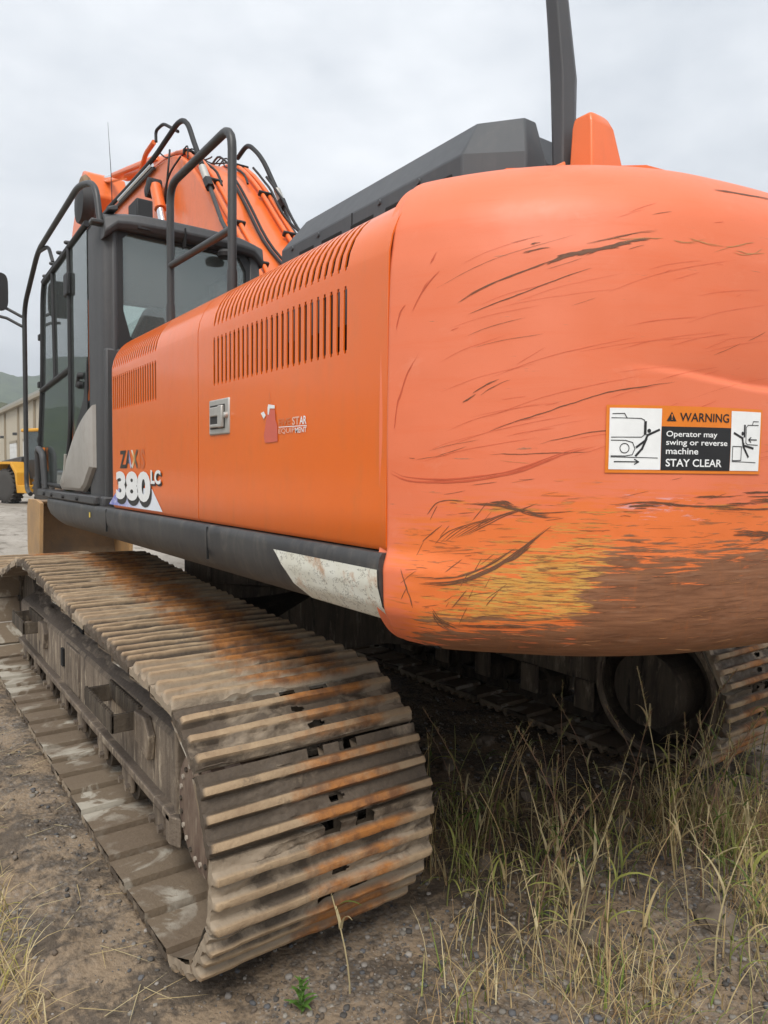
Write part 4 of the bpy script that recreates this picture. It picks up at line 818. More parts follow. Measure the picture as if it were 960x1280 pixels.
for k in range(6):       # tangle of thin lines on the crest
    p = [( -.40 + .09 * k + .04 * math.sin(3 * k + j), 1.2 + .17 * j + .05 * math.cos(2 * j + k), float(np.interp(1.2 + .17 * j, [q[0] for q in top], [q[1] for q in top])) + .05 + .035 * math.sin(j * 1.9 + k)) for j in range(7)]
    MB().tube(spline(p, 4), .006, 6).build('thin_hose', 'black', BM, smooth=60)
MB().tube(spline([(-.44, 1.55, 4.12), (-.47, 1.50, 3.95), (-.46, 1.58, 3.80), (-.44, 1.62, 3.74)], 5), .008, 6).build('thin_hose', 'black', BM, smooth=60)
MB().tube(spline([(-.44, 1.30, 3.98), (-.47, 1.45, 3.90), (-.46, 1.60, 3.82), (-.44, 1.66, 3.72)], 5), .008, 6).build('thin_hose', 'black', BM, smooth=60)
# boom crest bracket and front crossover tube
mb = MB(); mb.tube(bent([(-.36, 2.62, 4.30), (-.36, 2.44, 4.42), (-.36, 2.20, 4.44)], .05), .022, 8); mb.build('crest_bracket', 'orange_old', BM)
MB().tube(bent([(-.36, 2.14, 4.42), (-.36, 2.15, 4.52), (-.34, 2.0, 4.53), (-.30, 1.75, 4.38)], .05), .014, 8).build('crossover_hose', 'black', BM, smooth=60)
# boom cylinders
for x in (BX0 - .09, BX1 + .09):
    c = MB().cyl((x, 1.70, 3.86), (x, 1.58, 3.64), .048, n=16).build('boom_cylinder', 'orange_old', EX, smooth=40)
    MB().cyl((x, 1.59, 3.66), (x, .95, 2.35), .033, n=16).build('cylinder_rod', 'chrome', c, smooth=40); MB().cyl((x, .98, 2.4), (x, .55, 1.45), .085, n=16).build('cylinder_barrel', 'orange_old', c, smooth=40)
    MB().lathe((x, 1.74, 3.87), 'x', [(-.06, .03), (-.05, .065), (.05, .065), (.06, .03)], 18).build('cylinder_eye', 'black', c, smooth=40)
MB().box(-1.265, -1.175, -.32, -.16, 2.845, 2.985).build('roof_camera', 'black', CAB, bevel=.008)
# arm cylinder on top of the boom
mb = MB(); mb.cyl((-.12, 2.0, 4.30), (-.12, 3.75, 4.74), .075, n=16); AC = mb.build('arm_cylinder', 'orange_old', EX, smooth=40)
MB().cyl((-.12, 3.7, 4.73), (-.12, 4.75, 4.99), .045, n=14).build('cylinder_rod', 'chrome', AC, smooth=40)
MB().tube([(-.44, 1.95, 4.11), (-.44, 3.3, 4.13)], .014, 8).build('steel_line', 'tubegrey', AC, smooth=60); MB().tube([(-.45, 1.98, 4.145), (-.45, 3.0, 4.155)], .018, 8).build('chrome_line', 'chrome', AC, smooth=60)
MB().loft([[(-.22, 2.6, 4.46), (-.02, 2.6, 4.46), (-.02, 2.65, 4.53), (-.22, 2.65, 4.53)], [(-.22, 4.15, 4.80), (-.02, 4.15, 4.80), (-.02, 4.2, 4.87), (-.22, 4.2, 4.87)]]).build('cylinder_guard', 'orange_old', AC, bevel=.02)
arm = [(4.55, 4.72), (4.72, 5.02), (4.95, 5.12), (5.15, 5.02), (5.55, 4.55), (6.1, 3.4), (6.95, 1.55), (6.72, 1.35), (5.5, 3.1), (4.95, 4.05)]
mb = MB(); mb.prism(arm, 'x', -.34, .10); AR = mb.build('arm', 'orange_old', EX, bevel=.025, smooth=30)
MB().lathe((-.36, 4.45, 4.55), 'x', [(-.16, .05), (-.14, .22), (-.02, .25), (.02, .2)], 22).build('hose_coil', 'black', AR, smooth=40)
MB().lathe((-.36, 4.78, 4.80), 'x', [(-.06, .08), (-.04, .17), (.0, .2), (.04, .18)], 22).build('pin_boss', 'bucket', AR, smooth=40)
MB().lathe((-.46, 1.88, 3.88), 'x', [(-.08, .03), (-.07, .055), (.02, .06)], 18).build('boom_pin', 'black', BM, smooth=40)
prof = spline([(6.60, 1.07), (6.95, 1.08), (7.22, .98), (7.31, .60), (7.18, .18), (6.80, .05), (6.50, .05)], 5); inn = [(y + (6.9 - y) * .06, z + (.6 - z) * .06) for y, z in prof]
mb = MB(); n_ = len(prof)
for i in range(n_ - 1):
    q = [prof[i], prof[i + 1], inn[i + 1], inn[i]]
    mb.add([(x, a, b) for x in (-.60, .60) for a, b in q], [(0, 1, 5, 4), (2, 3, 7, 6), (1, 2, 6, 5), (3, 0, 4, 7)])
BU = mb.build('bucket', 'bucket', EX, smooth=40, label='worn yellow-brown bucket resting on the ground, open side to the machine')
side = [(6.32, 1.06), (6.6, 1.10), (7.22, 1.09), (7.34, .95), (7.34, .35), (7.15, .06), (6.45, .04)]
for x in (-.635, .585): MB().prism(side, 'x', x, x + .05).build('side_plate', 'bucket_edge', BU, bevel=.008)
for x in np.linspace(-.50, .50, 5): MB().loft([[(x - .06, 6.50, .02), (x + .06, 6.50, .02), (x + .06, 6.50, .10), (x - .06, 6.50, .10)], [(x - .03, 6.20, .03), (x + .03, 6.20, .03), (x + .03, 6.20, .06), (x - .03, 6.20, .06)]]).build('bucket_tooth', 'bucket', BU)
MB().prism([(6.6, 1.1), (7.1, 1.1), (7.05, 1.62), (6.8, 1.65)], 'x', -.30, .06).build('bucket_hanger', 'bucket', BU, bevel=.02)

# ---- tracks
SPC, IDC, TR = (-2.2, .425), (1.86, .42), .395
def track_path(n):
    topr = [(1.86, .815), (1.5, .785), (1.15, .795), (.75, .885), (.42, .945), (.12, .945), (-.39, .905), (-.86, .878), (-1.44, .848), (-1.87, .832), (-2.2, .82)]
    P = spline(topr, 8)
    P += [(SPC[0] - TR * math.sin(t), SPC[1] + TR * math.cos(t)) for t in np.linspace(0, math.pi, 40)[1:]]
    P += [(y, .030 + .004 * math.sin(5 * y)) for y in np.linspace(SPC[0] + .1, IDC[0] - .1, 40)]
    P += [(IDC[0] + TR * math.sin(t), IDC[1] - TR * math.cos(t)) for t in np.linspace(0, math.pi, 40)]
    P = np.array(P + [P[0]]); L = np.r_[0, np.cumsum(np.linalg.norm(np.diff(P, axis=0), axis=1))]
    u = (np.arange(n) + .35) / n * L[-1]; return np.stack([np.interp(u, L, P[:, 0]), np.interp(u, L, P[:, 1])], -1), L[-1]
NSH = 49; NODES, TL = track_path(NSH); PITCH = TL / NSH; SW = .735
def shoe_mesh(seed, mir):
    nx = 84; xs = np.r_[0, .006, np.linspace(.014, .986, nx - 4), .994, 1]; ribs = ((-.056, .0150, .030), (.014, .0150, .028), (.0835, .0150, .033)); yl = {-.5 * PITCH * .950, .5 * PITCH * .950}
    for yc, wd, hh in ribs: yl |= {yc + k * wd for k in (-1.30, -1.12, -.66, -.3, .3, .66, 1.12, 1.30)}
    yl |= {-.098, -.090, -.082, -.032, -.026, -.019, -.012, .037, .044, .051, .058}
    ysl = np.array(sorted(y for y in yl if abs(y) <= .5 * PITCH * .950 + 1e-9)); ny = len(ysl)
    Xs, Ys = np.meshgrid(xs, ysl, indexing='ij'); h = np.zeros_like(Xs); tip = np.zeros_like(Xs)
    for yc, wd, hh in ribs:
        hh = hh * (1 - .13 * sstep(.35, .75, fbm(Xs * 6 + yc * 90, Ys * 0 + seed * 5.7, 3)))
        d = np.abs(Ys - yc); p = 1 - np.clip((d - wd * .70) / (wd * .52), 0, 1); p = p * np.where((d > wd * .5) & (d < wd * .9), .95, 1)
        end = np.clip(np.minimum(Xs, 1 - Xs) / .010, 0, 1); p = p * (.35 + .65 * end); h = np.maximum(h, hh * p); tip = np.maximum(tip, p)
    mud = sstep(.46, .66, fbm(Xs * 3.2 + seed * 7, Ys * 9 + seed, 4)) * (.004 + .017 * fbm(Xs * 26 + seed, Ys * 130, 3)) * sstep(0, .05, Xs) * sstep(0, .05, 1 - Xs)
    h = np.maximum(h, np.minimum(mud, .017)) + (fbm(Xs * 40 + seed, Ys * 160, 3) - .5) * .0035 * (1 - .75 * tip)
    lipe = Ys < -.085; h = np.where(lipe, h * .7 + .001, h)
    # inner/outer end wear
    yw_ = Ys + (fbm(Xs * 9 + seed, Ys * 30, 2) - .5) * .0022
    xo = (fbm(Ys * 40 + seed * 2, Xs * 0 + 1.5, 2) - .5) * .010
    Xw = (Xs - .5) * SW + np.where(Xs > .9, xo, 0) - np.where(Xs < .1, xo, 0)
    if mir: Xw = -Xw
    topv = np.stack([Xw, yw_, .010 + h], -1).reshape(-1, 3)
    ij = np.arange(nx * ny).reshape(nx, ny); F = gridfaces(nx, ny)
    fc = .25 * (np.stack([Xs[:-1, :-1] + Xs[1:, :-1], Xs[:-1, 1:] + Xs[1:, 1:]]).sum(0)).ravel(); fy = ((Ys[:-1, :-1] + Ys[:-1, 1:]) / 2).ravel()
    hole = ((fy < -.075) & (((fc > .455) & (fc < .53)) | ((fc > .61) & (fc < .69)))) | (((fc - .54) / .036) ** 2 + ((fy - .047) / .0125) ** 2 < 1)
    if seed % 2: hole |= (((fc - .50) / .03) ** 2 + ((fy + .024) / .011) ** 2 < 1)
    F = F[~hole]
    bx = np.linspace(0, 1, nx); by = np.r_[-.5, -.488, -.47, np.linspace(-.42, .42, 9), .445, .47, .488, .5]; kb = len(by)
    Bx, By = np.meshgrid(bx, by, indexing='ij'); bh = -.008 - .016 * (.5 - By) - .003 * fbm(Bx * 6 + seed, By * 6, 3)
    bh = np.where(By > .485, .002, bh); bh = np.where(By < -.495, .002, bh)
    bw = (Bx - .5) * SW
    if mir: bw = -bw
    botv = np.stack([bw, By * PITCH * .950, bh], -1).reshape(-1, 3); o = len(topv); Fb_ = gridfaces(nx, kb)
    fcb = ((Bx[:-1, :-1] + Bx[1:, 1:]) / 2).ravel(); fyb = ((By[:-1, :-1] + By[1:, 1:]) / 2).ravel() * PITCH
    hb = ((fyb < -.073) & (((fcb > .455) & (fcb < .53)) | ((fcb > .61) & (fcb < .69)))) | (((fcb - .54) / .036) ** 2 + ((fyb - .047) / .0125) ** 2 < 1)
    Fb_ = Fb_[~hb] + o; Fb_ = Fb_[:, ::-1]
    tri = []
    # skirts: y edges share nx; x edges stitch by quads against resampled bottom
    for (c, kc, fl) in ((0, 0, 1), (ny - 1, kb - 1, 0)):
        for i in range(nx - 1):
            fx = (xs[i] + xs[i + 1]) / 2
            if c == 0 and (.455 < fx < .53 or .61 < fx < .69): continue
            a, b, c2, d = ij[i, c], ij[i + 1, c], o + (i + 1) * kb + kc, o + i * kb + kc; tri.append((a, b, c2, d) if fl else (d, c2, b, a))
    extra = []
    for (i, fl) in ((0, 0), (nx - 1, 1)):      # end walls: drop copies of the top edge
        base = o + len(botv) + len(extra); extra += [(topv[ij[i, j]][0], topv[ij[i, j]][1], -.012) for j in range(ny)]
        for j in range(ny - 1):
            q = (ij[i, j], ij[i, j + 1], base + j + 1, base + j); tri.append(q if fl else q[::-1])
    V = np.vstack([topv, botv, np.array(extra)]); Fall = np.vstack([F, Fb_, np.array(tri)])
    if mir: Fall = Fall[:, ::-1]
    n = len(V); hg = np.zeros(n); hg[:o] = tip.ravel(); ins = np.zeros(n); ins[o:o + len(botv)] = 1
    xfa = np.zeros(n); xfa[:o] = Xs.ravel(); xfa[o:o + len(botv)] = Bx.ravel()
    me = np_mesh('track_shoe', V, Fall, 'shoe', dict(hgt=hg, xf=xfa, inside=ins)); me.set_sharp_from_angle(angle=R(50)); return me
def make_track(xc, mir, side_label):
    # chain of links along the pitch line
    mb = MB(); off = .06
    for i in range(NSH):
        a, b = NODES[i], NODES[(i + 1) % NSH]; c = (a + b) / 2; d = (b - a) / np.linalg.norm(b - a); n = np.array([d[1], -d[0]]) * -1
        if n @ (c - np.array([np.clip(c[0], SPC[0], IDC[0]), .42])) < 0: n = -n
        ang = math.atan2(d[1], d[0]); p = c - n * .052
        for sx in (-.085, .085): mb.obox((xc + sx, p[0], p[1]), (.035, PITCH * .93, .075), Matrix.Rotation(ang, 3, 'X'))
        q = a - n * .052; mb.cyl((xc - .115, q[0], q[1]), (xc + .115, q[0], q[1]), .026, n=8)
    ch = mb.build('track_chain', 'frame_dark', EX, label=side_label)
    var = [shoe_mesh(s, mir) for s in range(7)]; order = random.Random(3 + int(mir))
    for i in range(NSH):
        a, b = NODES[i], NODES[(i + 1) % NSH]; c = (a + b) / 2; d = (b - a) / np.linalg.norm(b - a)
        n = np.array([-d[1], d[0]])
        if n @ (c - np.array([np.clip(c[0], SPC[0], IDC[0]), .42])) < 0: n = -n
        o = bpy.data.objects.new('track_shoe', var[order.randrange(7)])
        yv = Vector((0, d[0], d[1])); zv = Vector((0, n[0], n[1])); xv = yv.cross(zv)
        m = Matrix((xv, yv, zv)).transposed().to_4x4(); m.translation = (xc + order.uniform(-.004, .004), c[0], c[1]); o.matrix_local = m
        link(o, ch)
    return ch
# path runs front -> rear along the top, so local x of a shoe points to +x or -x
XL, XR = (-1.765 - 1.03) / 2, (.73 + 1.465) / 2
make_track(XL, True, 'left crawler chain with muddy triple-bar shoes'); make_track(XR, False, 'right crawler chain with muddy triple-bar shoes')

def make_frame(xc, sg):           # sg=-1: outer side at -x
    f = lambda u: xc + sg * u    # u grows outward
    mb = MB(); out = .205
    sec = [(out, .30), (out, .545), (out - .012, .565), (out - .05, .585), (.05, .655), (-.05, .655), (-.15, .585), (-.17, .55), (-.17, .30)]
    rings = []
    for y in np.linspace(-1.86, 1.42, 60):
        bul = .012 * (fbm(np.array(y * 2.0), np.array(3.0), 2) - .5); k = 1 - .45 * sstep(-.75, -.95, y) * 0
        rings.append([(f(u + (bul if u > .1 else 0)), y, z + (.02 * (fbm(np.array(y * 6 + u * 9), np.array(u * 7), 3) - .5) if z > .57 else 0)) for u, z in sec])
    mb.loft(rings); fr = mb.build('track_frame', 'frame', EX, smooth=40, label='mud caked side frame of a crawler track')
    MB().box(min(f(out - .03), f(out + .035)), max(f(out - .03), f(out + .035)), -1.90, 1.35, .268, .305).build('frame_rail', 'frame', fr, bevel=.008)
    MB().box(min(f(out - .05), f(out - .01)), max(f(out - .05), f(out - .01)), -1.86, 1.40, .20, .285).build('lower_flange', 'frame', fr, bevel=.006)
    MB().box(min(f(out - .17), f(out + .012)), max(f(out - .17), f(out + .012)), -1.905, -1.875, .255, .60).build('end_plate', 'frame', fr, bevel=.008)
    MB().prism([(f(out + .01), -1.95), (f(out + .035), -1.90), (f(out + .035), -1.85), (f(out - .02), -1.85)], 'z', .19, .30).build('chain_guide', 'frame', fr, bevel=.008)
    for y, w in ((-.25, .16), (.62, .10)): MB().box(min(f(out - .02), f(out + .009)), max(f(out - .02), f(out + .009)), y - w, y + w, .312, .55).build('stiffener_plate', 'frame', fr, bevel=.01)
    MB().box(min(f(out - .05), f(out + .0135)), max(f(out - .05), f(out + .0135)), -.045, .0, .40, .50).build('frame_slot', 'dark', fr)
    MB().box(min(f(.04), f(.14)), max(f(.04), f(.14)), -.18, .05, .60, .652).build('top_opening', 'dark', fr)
    for y in np.linspace(-1.65, 1.35, 8):
        ro = MB().lathe((xc, y, .165), 'x', [(-.17, .05), (-.165, .085), (-.10, .09), (-.095, .115), (-.06, .115), (-.055, .09), (.055, .09), (.06, .115), (.095, .115), (.10, .09), (.165, .085), (.17, .05)], 18).build('track_roller', 'frame_dark', fr, smooth=30)
        for sx in (-.20, .175): MB().box(xc + sx, xc + sx + .025, y - .07, y + .07, .13, .31).build('roller_bracket', 'frame', fr, bevel=.01)
        for dy in (-.05, .05): MB().lathe((f(.20), y + dy, .16), 'x', [(-.018, .016), (.018, .016)], 6).build('bracket_bolt', 'frame', fr)
    for y in (-1.05, .28):
        MB().lathe((xc, y, .80 if y > 0 else .745), 'x', [(-.12, .04), (-.11, .065), (.11, .065), (.12, .04)], 16).build('carrier_roller', 'frame_dark', fr, smooth=30)
        MB().box(xc - .04, xc + .04, y - .03, y + .03, .60, .80 if y > 0 else .74).build('carrier_bracket', 'frame_dark', fr)
    MB().lathe((xc, IDC[0], IDC[1]), 'x', [(-.09, .06), (-.085, .30), (-.04, .335), (.04, .335), (.085, .30), (.09, .06)], 30).build('idler', 'frame_dark', fr, smooth=30)
    # steps on the outer side
    for y0 in (-1.24, .82):
        xo, xi = f(out + .115), f(out); mb = MB(); t = .012; h0, h1 = .470, .545; L = .44
        mb.box(min(xo, xo - sg * t), max(xo, xo - sg * t), y0 - L / 2, y0 + L / 2, h0, h1); mb.box(min(xi - sg * .01, xi + sg * .012), max(xi - sg * .01, xi + sg * .012), y0 - L / 2, y0 + L / 2, h0 + .02, h1 + .015)
        for yy in (y0 - L / 2, y0 + L / 2 - t): mb.box(min(xo, xi), max(xo, xi), yy, yy + t, h0, h1)
        for k in range(16):
            yy = y0 - L / 2 + (k + .5) * L / 16; mb.box(min(xo, xo - sg * t), max(xo, xo - sg * t), yy - .006, yy + .006, h1 - .002, h1 + .010)
            mb.box(min(xi, xi + sg * t) , max(xi, xi + sg * t), yy - .006, yy + .006, h1 + .010, h1 + .022)
        mb.build('step', 'frame_dark', fr, bevel=.003, label='toothed steel step bolted to the track frame')
        mb = MB(); mb.prism([(y0 - L / 2 - .17, .40), (y0 - L / 2, .44), (y0 - L / 2, .55), (y0 - L / 2 - .13, .56), (y0 - L / 2 - .19, .50)], 'x', xi, xi + sg * .03); mb.build('step_bracket', 'frame', fr, bevel=.006)
    return fr
FL = make_frame(XL, -1); FR = make_frame(XR, 1)
def mud_pile(fr, xc, sg):        # loose soil lying on the frame
    r_ = np.random.default_rng(4); ny, nu = 170, 22
    Y_, U_ = np.meshgrid(np.linspace(-1.82, 1.35, ny), np.linspace(.03, .19, nu), indexing='ij')
    base = np.interp(U_, [.05, .155, .193], [.655, .585, .565])
    z = base - .012 + .050 * np.clip(fbm(Y_ * 4.5, U_ * 13, 4, .6) - .28, 0, 1) * 1.7 * sstep(.03, .06, U_) * sstep(.0, .05, .20 - U_)
    link(bpy.data.objects.new('loose_soil', np_mesh('loose_soil', np.stack([xc + sg * U_, Y_, z], -1), gridfaces(ny, nu), 'frame')), fr)
mud_pile(FL, XL, -1)
def make_sprocket(xc, sg):
    f = lambda u: xc + sg * u; mb = MB(); n = 21; rg = []
    for u in (-.035, .035):
        rg.append([(xc + u, SPC[0] + (.335 if k % 2 else .295) * math.cos(2 * math.pi * k / (2 * n)), SPC[1] + (.335 if k % 2 else .295) * math.sin(2 * math.pi * k / (2 * n))) for k in range(2 * n)])
    mb.loft(rg); sp_ = mb.build('sprocket', 'frame_dark', EX, smooth=30)
    MB().lathe((xc, SPC[0], SPC[1]), 'x', [(sg * .25, .17), (sg * .243, .192), (sg * .20, .195), (sg * .17, .24), (sg * .03, .25)] if sg > 0 else [(-.03, .25), (-.17, .24), (-.20, .195), (-.243, .192), (-.25, .17)][::-1], 40).build('drive_cover', 'disc', sp_, smooth=30, label='round rusty final drive cover with a ring of bolts')
    for k in range(22):
        a = 2 * math.pi * k / 22; MB().lathe((f(.25), SPC[0] + .150 * math.cos(a), SPC[1] + .150 * math.sin(a)), 'x', [(-.006, .0085), (.006, .0085)], 8).build('cover_bolt', 'bolt_pale' if k % 3 else 'frame_dark', sp_)
    # inner flange and travel motor
    MB().lathe((xc, SPC[0], SPC[1]), 'x', [(-sg * .06, .30), (-sg * .30, .325), (-sg * .33, .325), (-sg * .335, .305), (-sg * .20, .285), (-sg * .19, .20), (-sg * .40, .19), (-sg * .41, .12)], 36).build('travel_motor', 'frame_dark', sp_, smooth=30)
    MB().tube([(xc - sg * .335, SPC[0] + .335 * math.cos(t), SPC[1] + .335 * math.sin(t)) for t in np.linspace(0, 2 * math.pi, 41)], .020, 8).build('drum_rim', 'frame', sp_, smooth=30)
make_sprocket(XL, -1); make_sprocket(XR, 1)
# carbody
mb = MB(); 
for sy in (-1, 1):
    mb.loft([[(-1.25, sy * .95 - .25, .36), (-1.25, sy * .95 + .25, .36), (-1.25, sy * .95 + .25, .62), (-1.25, sy * .95 - .25, .62)], [(-.4, sy * .45 - .3, .45), (-.4, sy * .45 + .3, .45), (-.4, sy * .45 + .3, .80), (-.4, sy * .45 - .3, .80)], [(.1, sy * .45 - .3, .45), (.1, sy * .45 + .3, .45), (.1, sy * .45 + .3, .80), (.1, sy * .45 - .3, .80)], [(.95, sy * .95 - .25, .36), (.95, sy * .95 + .25, .36), (.95, sy * .95 + .25, .62), (.95, sy * .95 - .25, .62)]])
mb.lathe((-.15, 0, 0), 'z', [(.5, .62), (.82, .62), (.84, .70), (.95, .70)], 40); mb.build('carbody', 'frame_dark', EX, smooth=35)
MB().lathe((-.15, 0, 0), 'z', [(.95, .66), (1.16, .66)], 40).build('slew_ring', 'frame_dark', EX, smooth=30)

# ------------------------------------------------------------------ yard: warehouse, loader
WH = empty('warehouse', (8.3, 52, 0), label='long beige metal warehouse across the yard', cat='building')
wl, wd, wh = 33.0, 30.0, 7.6
MB().box(0, wd, 0, wl, 0, wh).build('wall', 'siding', WH)
MB().prism([(-.35, wh - .05), (wd / 2, wh + 2.6), (wd + .35, wh - .05), (wd + .35, wh + .20), (wd / 2, wh + 2.9), (-.35, wh + .20)], 'y', -.3, wl + .3).build('roof', 'roofm', WH)
MB().box(-.42, -.06, -.25, wl + .25, wh - .32, wh - .06).build('gutter', 'trim', WH)
for y in (.2, 8.0, 16.2, 24.4, 32.6): MB().box(-.18, -.02, y - .10, y + .10, .0, wh - .3).build('downspout', 'trim', WH)
for y, w, h in ((4.0, 1.9, 4.1), (11.9, 1.9, 4.1), (19.6, 1.9, 4.1)):
    d_ = MB().box(-.07, -.01, y - w, y + w, .0, h).build('roller_door', 'white', WH); MB().box(-.10, -.02, y - w - .2, y + w + .2, h, h + .22).build('door_lintel', 'trim', d_)
    for k in range(9): MB().box(-.085, -.06, y - w + .03, y + w - .03, .05 + k * h / 9, .35 + k * h / 9).build('door_slat', 'white', d_)
for y in (8.6, 16.9, 25.0):
    l_ = MB().box(-.45, -.03, y - .22, y + .22, 4.75, 5.0).build('wall_lamp', 'grey', WH, bevel=.03); MB().box(-.42, -.10, y - .17, y + .17, 4.735, 4.76).build('lamp_lens', 'lamp', l_)
MB().box(-.09, -.01, 28.0, 29.0, 0, 2.1).build('service_door', 'trim', WH)

LD = empty('wheel_loader', (4.05, 31.0, 0), R(200), label='yellow and dark grey wheel loader parked in front of the beige warehouse', cat='wheel loader')
def wheel(x, y, r_=.78, w=.56):
    mb = MB(); s_ = 1 if x > 0 else -1; mb.lathe((x, y, r_), 'x', [(-w / 2, r_ * .55), (-w / 2, r_ * .86), (-w * .40, r_ * .95), (w * .40, r_ * .95), (w / 2, r_ * .86), (w / 2, r_ * .55)], 30); wh_ = mb.build('wheel', 'rubber', LD, smooth=40)
    mb = MB()
    for k in range(22):
        a = 2 * math.pi * k / 22
        for sx in (-1, 1): mb.obox((x + sx * w * .25, y + r_ * .965 * math.sin(a + sx * .07), r_ + r_ * .965 * math.cos(a + sx * .07)), (w * .44, .10, .10), Matrix.Rotation(-a - sx * .07, 3, 'X') @ Matrix.Rotation(sx * .35, 3, 'Z'))
    mb.build('tyre_lugs', 'rubber', wh_); MB().lathe((x, y, r_), 'x', [(-w * .40, .10), (-w * .36, r_ * .54), (w * .36, r_ * .54), (w * .40, .10)], 24).build('rim', 'grey', wh_, smooth=30)
for x in (-1.05, 1.05):
    for y in (-1.55, 1.55): wheel(x, y)
mb = MB(); mb.loft([[(-.75, -2.9, .85), (.75, -2.9, .85), (.75, -2.9, 1.95), (-.75, -2.9, 1.95)], [(-.85, -1.0, .85), (.85, -1.0, .85), (.85, -1.0, 2.15), (-.85, -1.0, 2.15)]]); LB = mb.build('engine_housing', 'grey', LD, bevel=.05)
for k in range(7): MB().box(-.6, .6, -2.93, -2.905, 1.05 + k * .12, 1.11 + k * .12).build('grille_slat', 'black', LB)
for x in (-.6, .6): MB().box(x - .1, x + .1, -2.95, -2.9, 1.78, 1.90).build('tail_lamp', 'stickerorange', LB)
MB().box(-1.2, 1.2, -3.05, -2.55, .55, 1.0).build('rear_counterweight', 'yellow', LD, bevel=.06)
MB().box(-.55, .55, -1.2, .9, .55, 1.15).build('chassis', 'yellow', LD, bevel=.04)
for x in (-1, 1):
    mb = MB(); P_ = [(-2.45, 1.45), (-2.1, 1.78), (-1.0, 1.78), (-.6, 1.35), (-.45, .60), (-.35, .60), (-.45, 1.42), (-.92, 1.90), (-2.15, 1.90), (-2.55, 1.55)]; mb.prism(P_, 'x', x * 1.05 - .3, x * 1.05 + .3); mb.build('fender', 'yellow', LD, bevel=.02)
    MB().box(x * 1.05 - .3, x * 1.05 + .3, -.45, .45, .50, .85).build('step_box', 'yellow', LD, bevel=.03)
cabm = MB()
for x in (-.72, .64):
    for y in (-.95, .55): cabm.box(x, x + .08, y, y + .09, 1.95, 3.25)
cabm.box(-.72, .72, -.95, .64, 1.15, 2.0); LC_ = cabm.build('cab', 'black', LD, bevel=.02)
MB().box(-.80, .80, -1.05, .75, 3.25, 3.40).build('cab_roof', 'yellow', LC_, bevel=.05)
for x in (-.69, .69): MB().box(x - .006, x + .006, -.88, .57, 2.0, 3.25).build('side_window', 'glass', LC_)
for y in (-.90, .60): MB().box(-.66, .66, y - .006, y + .006, 2.0, 3.25).build('window', 'glass', LC_)
for x in (-.55, .55): MB().box(x - .12, x + .12, .74, .82, 3.26, 3.38).build('work_lamp', 'lamp', LC_, bevel=.02)
for x in (-.62, .52): MB().prism([(.6, 1.9), (1.2, 1.9), (2.9, .75), (3.0, .45), (2.7, .40), (1.6, 1.25), (.6, 1.4)], 'x', x, x + .10).build('lift_arm', 'yellow', LD, bevel=.02)
MB().box(-.5, .5, .8, 2.2, .6, 1.2).build('front_frame', 'yellow', LD, bevel=.04)
bp = spline([(2.75, 1.15), (2.7, .6), (2.85, .15), (3.3, .05), (3.9, .08)], 4)
MB().prism(bp + [(3.9, .12), (3.3, .10), (2.92, .2), (2.78, .6), (2.82, 1.15)], 'x', -1.35, 1.35).build('loader_bucket', 'bucket', LD)
for x in (-1.37, 1.32): MB().prism([(2.72, 1.15), (2.70, .6), (2.85, .15), (3.3, .05), (3.9, .08), (3.2, 1.0)], 'x', x, x + .05).build('bucket_cheek', 'bucket', LD)

# ------------------------------------------------------------------ gravel, rocks, grass
def ico(seed, sub=1):
    bm_ = bmesh.new(); bmesh.ops.create_icosphere(bm_, subdivisions=max(sub, 1), radius=1) if sub else bmesh.ops.create_cube(bm_, size=1.5); r_ = random.Random(seed)
    if not sub: bmesh.ops.bevel(bm_, geom=bm_.edges[:], offset=.36, segments=1, affect='EDGES'); bmesh.ops.triangulate(bm_, faces=bm_.faces[:])
    for v in bm_.verts: v.co *= r_.uniform(.78, 1.16)
    bm_.verts.index_update(); v = np.array([tuple(p.co) for p in bm_.verts]); f = np.array([[w.index for w in p.verts] for p in bm_.faces]); bm_.free(); return v, f
def scatter_pebbles(name, N, xy, smin, smax, cols, sub=0):
    vs, fs, cs = [], [], []; o = 0; var = [ico(k, sub) for k in range(9)]
    for k in range(N):
        x, y = xy(k); s_ = smin * (smax / smin) ** (rng.random() ** 3.2); v, f = var[k % 9]; a = rng.random() * 6.28; c_, s2 = math.cos(a), math.sin(a)
        sc3 = np.array([1, rng.uniform(.6, 1), rng.uniform(.45, .8)]) * s_; p = v * sc3; p = np.stack([p[:, 0] * c_ - p[:, 1] * s2, p[:, 0] * s2 + p[:, 1] * c_, p[:, 2]], -1)
        p += (x, y, float(gheight(x, y)) + s_ * .2); vs.append(p); fs.append(f + o); o += len(p)
        c = np.array(cols[rng.integers(len(cols))]) * rng.uniform(.75, 1.2); cs.append(np.tile([*c, 1], (len(p), 1)))
    return link(bpy.data.objects.new(name, np_mesh(name, np.vstack(vs), np.vstack(fs), 'pebble', dict(col=np.vstack(cs)), False)), kind='stuff', label='loose grey and brown gravel scattered over the dirt', cat='gravel')
PC = [(.21, .18, .15), (.16, .135, .11), (.10, .092, .085), (.27, .245, .21), (.20, .15, .105), (.125, .125, .13), (.31, .28, .25), (.14, .11, .085)]
def xy_peb(k):
    if k < 14000: return rng.uniform(-1.9, 2.2), rng.uniform(-3.75, -.6)
    if k < 21000: return rng.uniform(-1.6, .3), rng.uniform(-3.6, -2.45)
    return rng.uniform(-3.2, -1.8), rng.uniform(-3.2, 4.5)
scatter_pebbles('gravel', 25000, xy_peb, .0024, .016, PC)
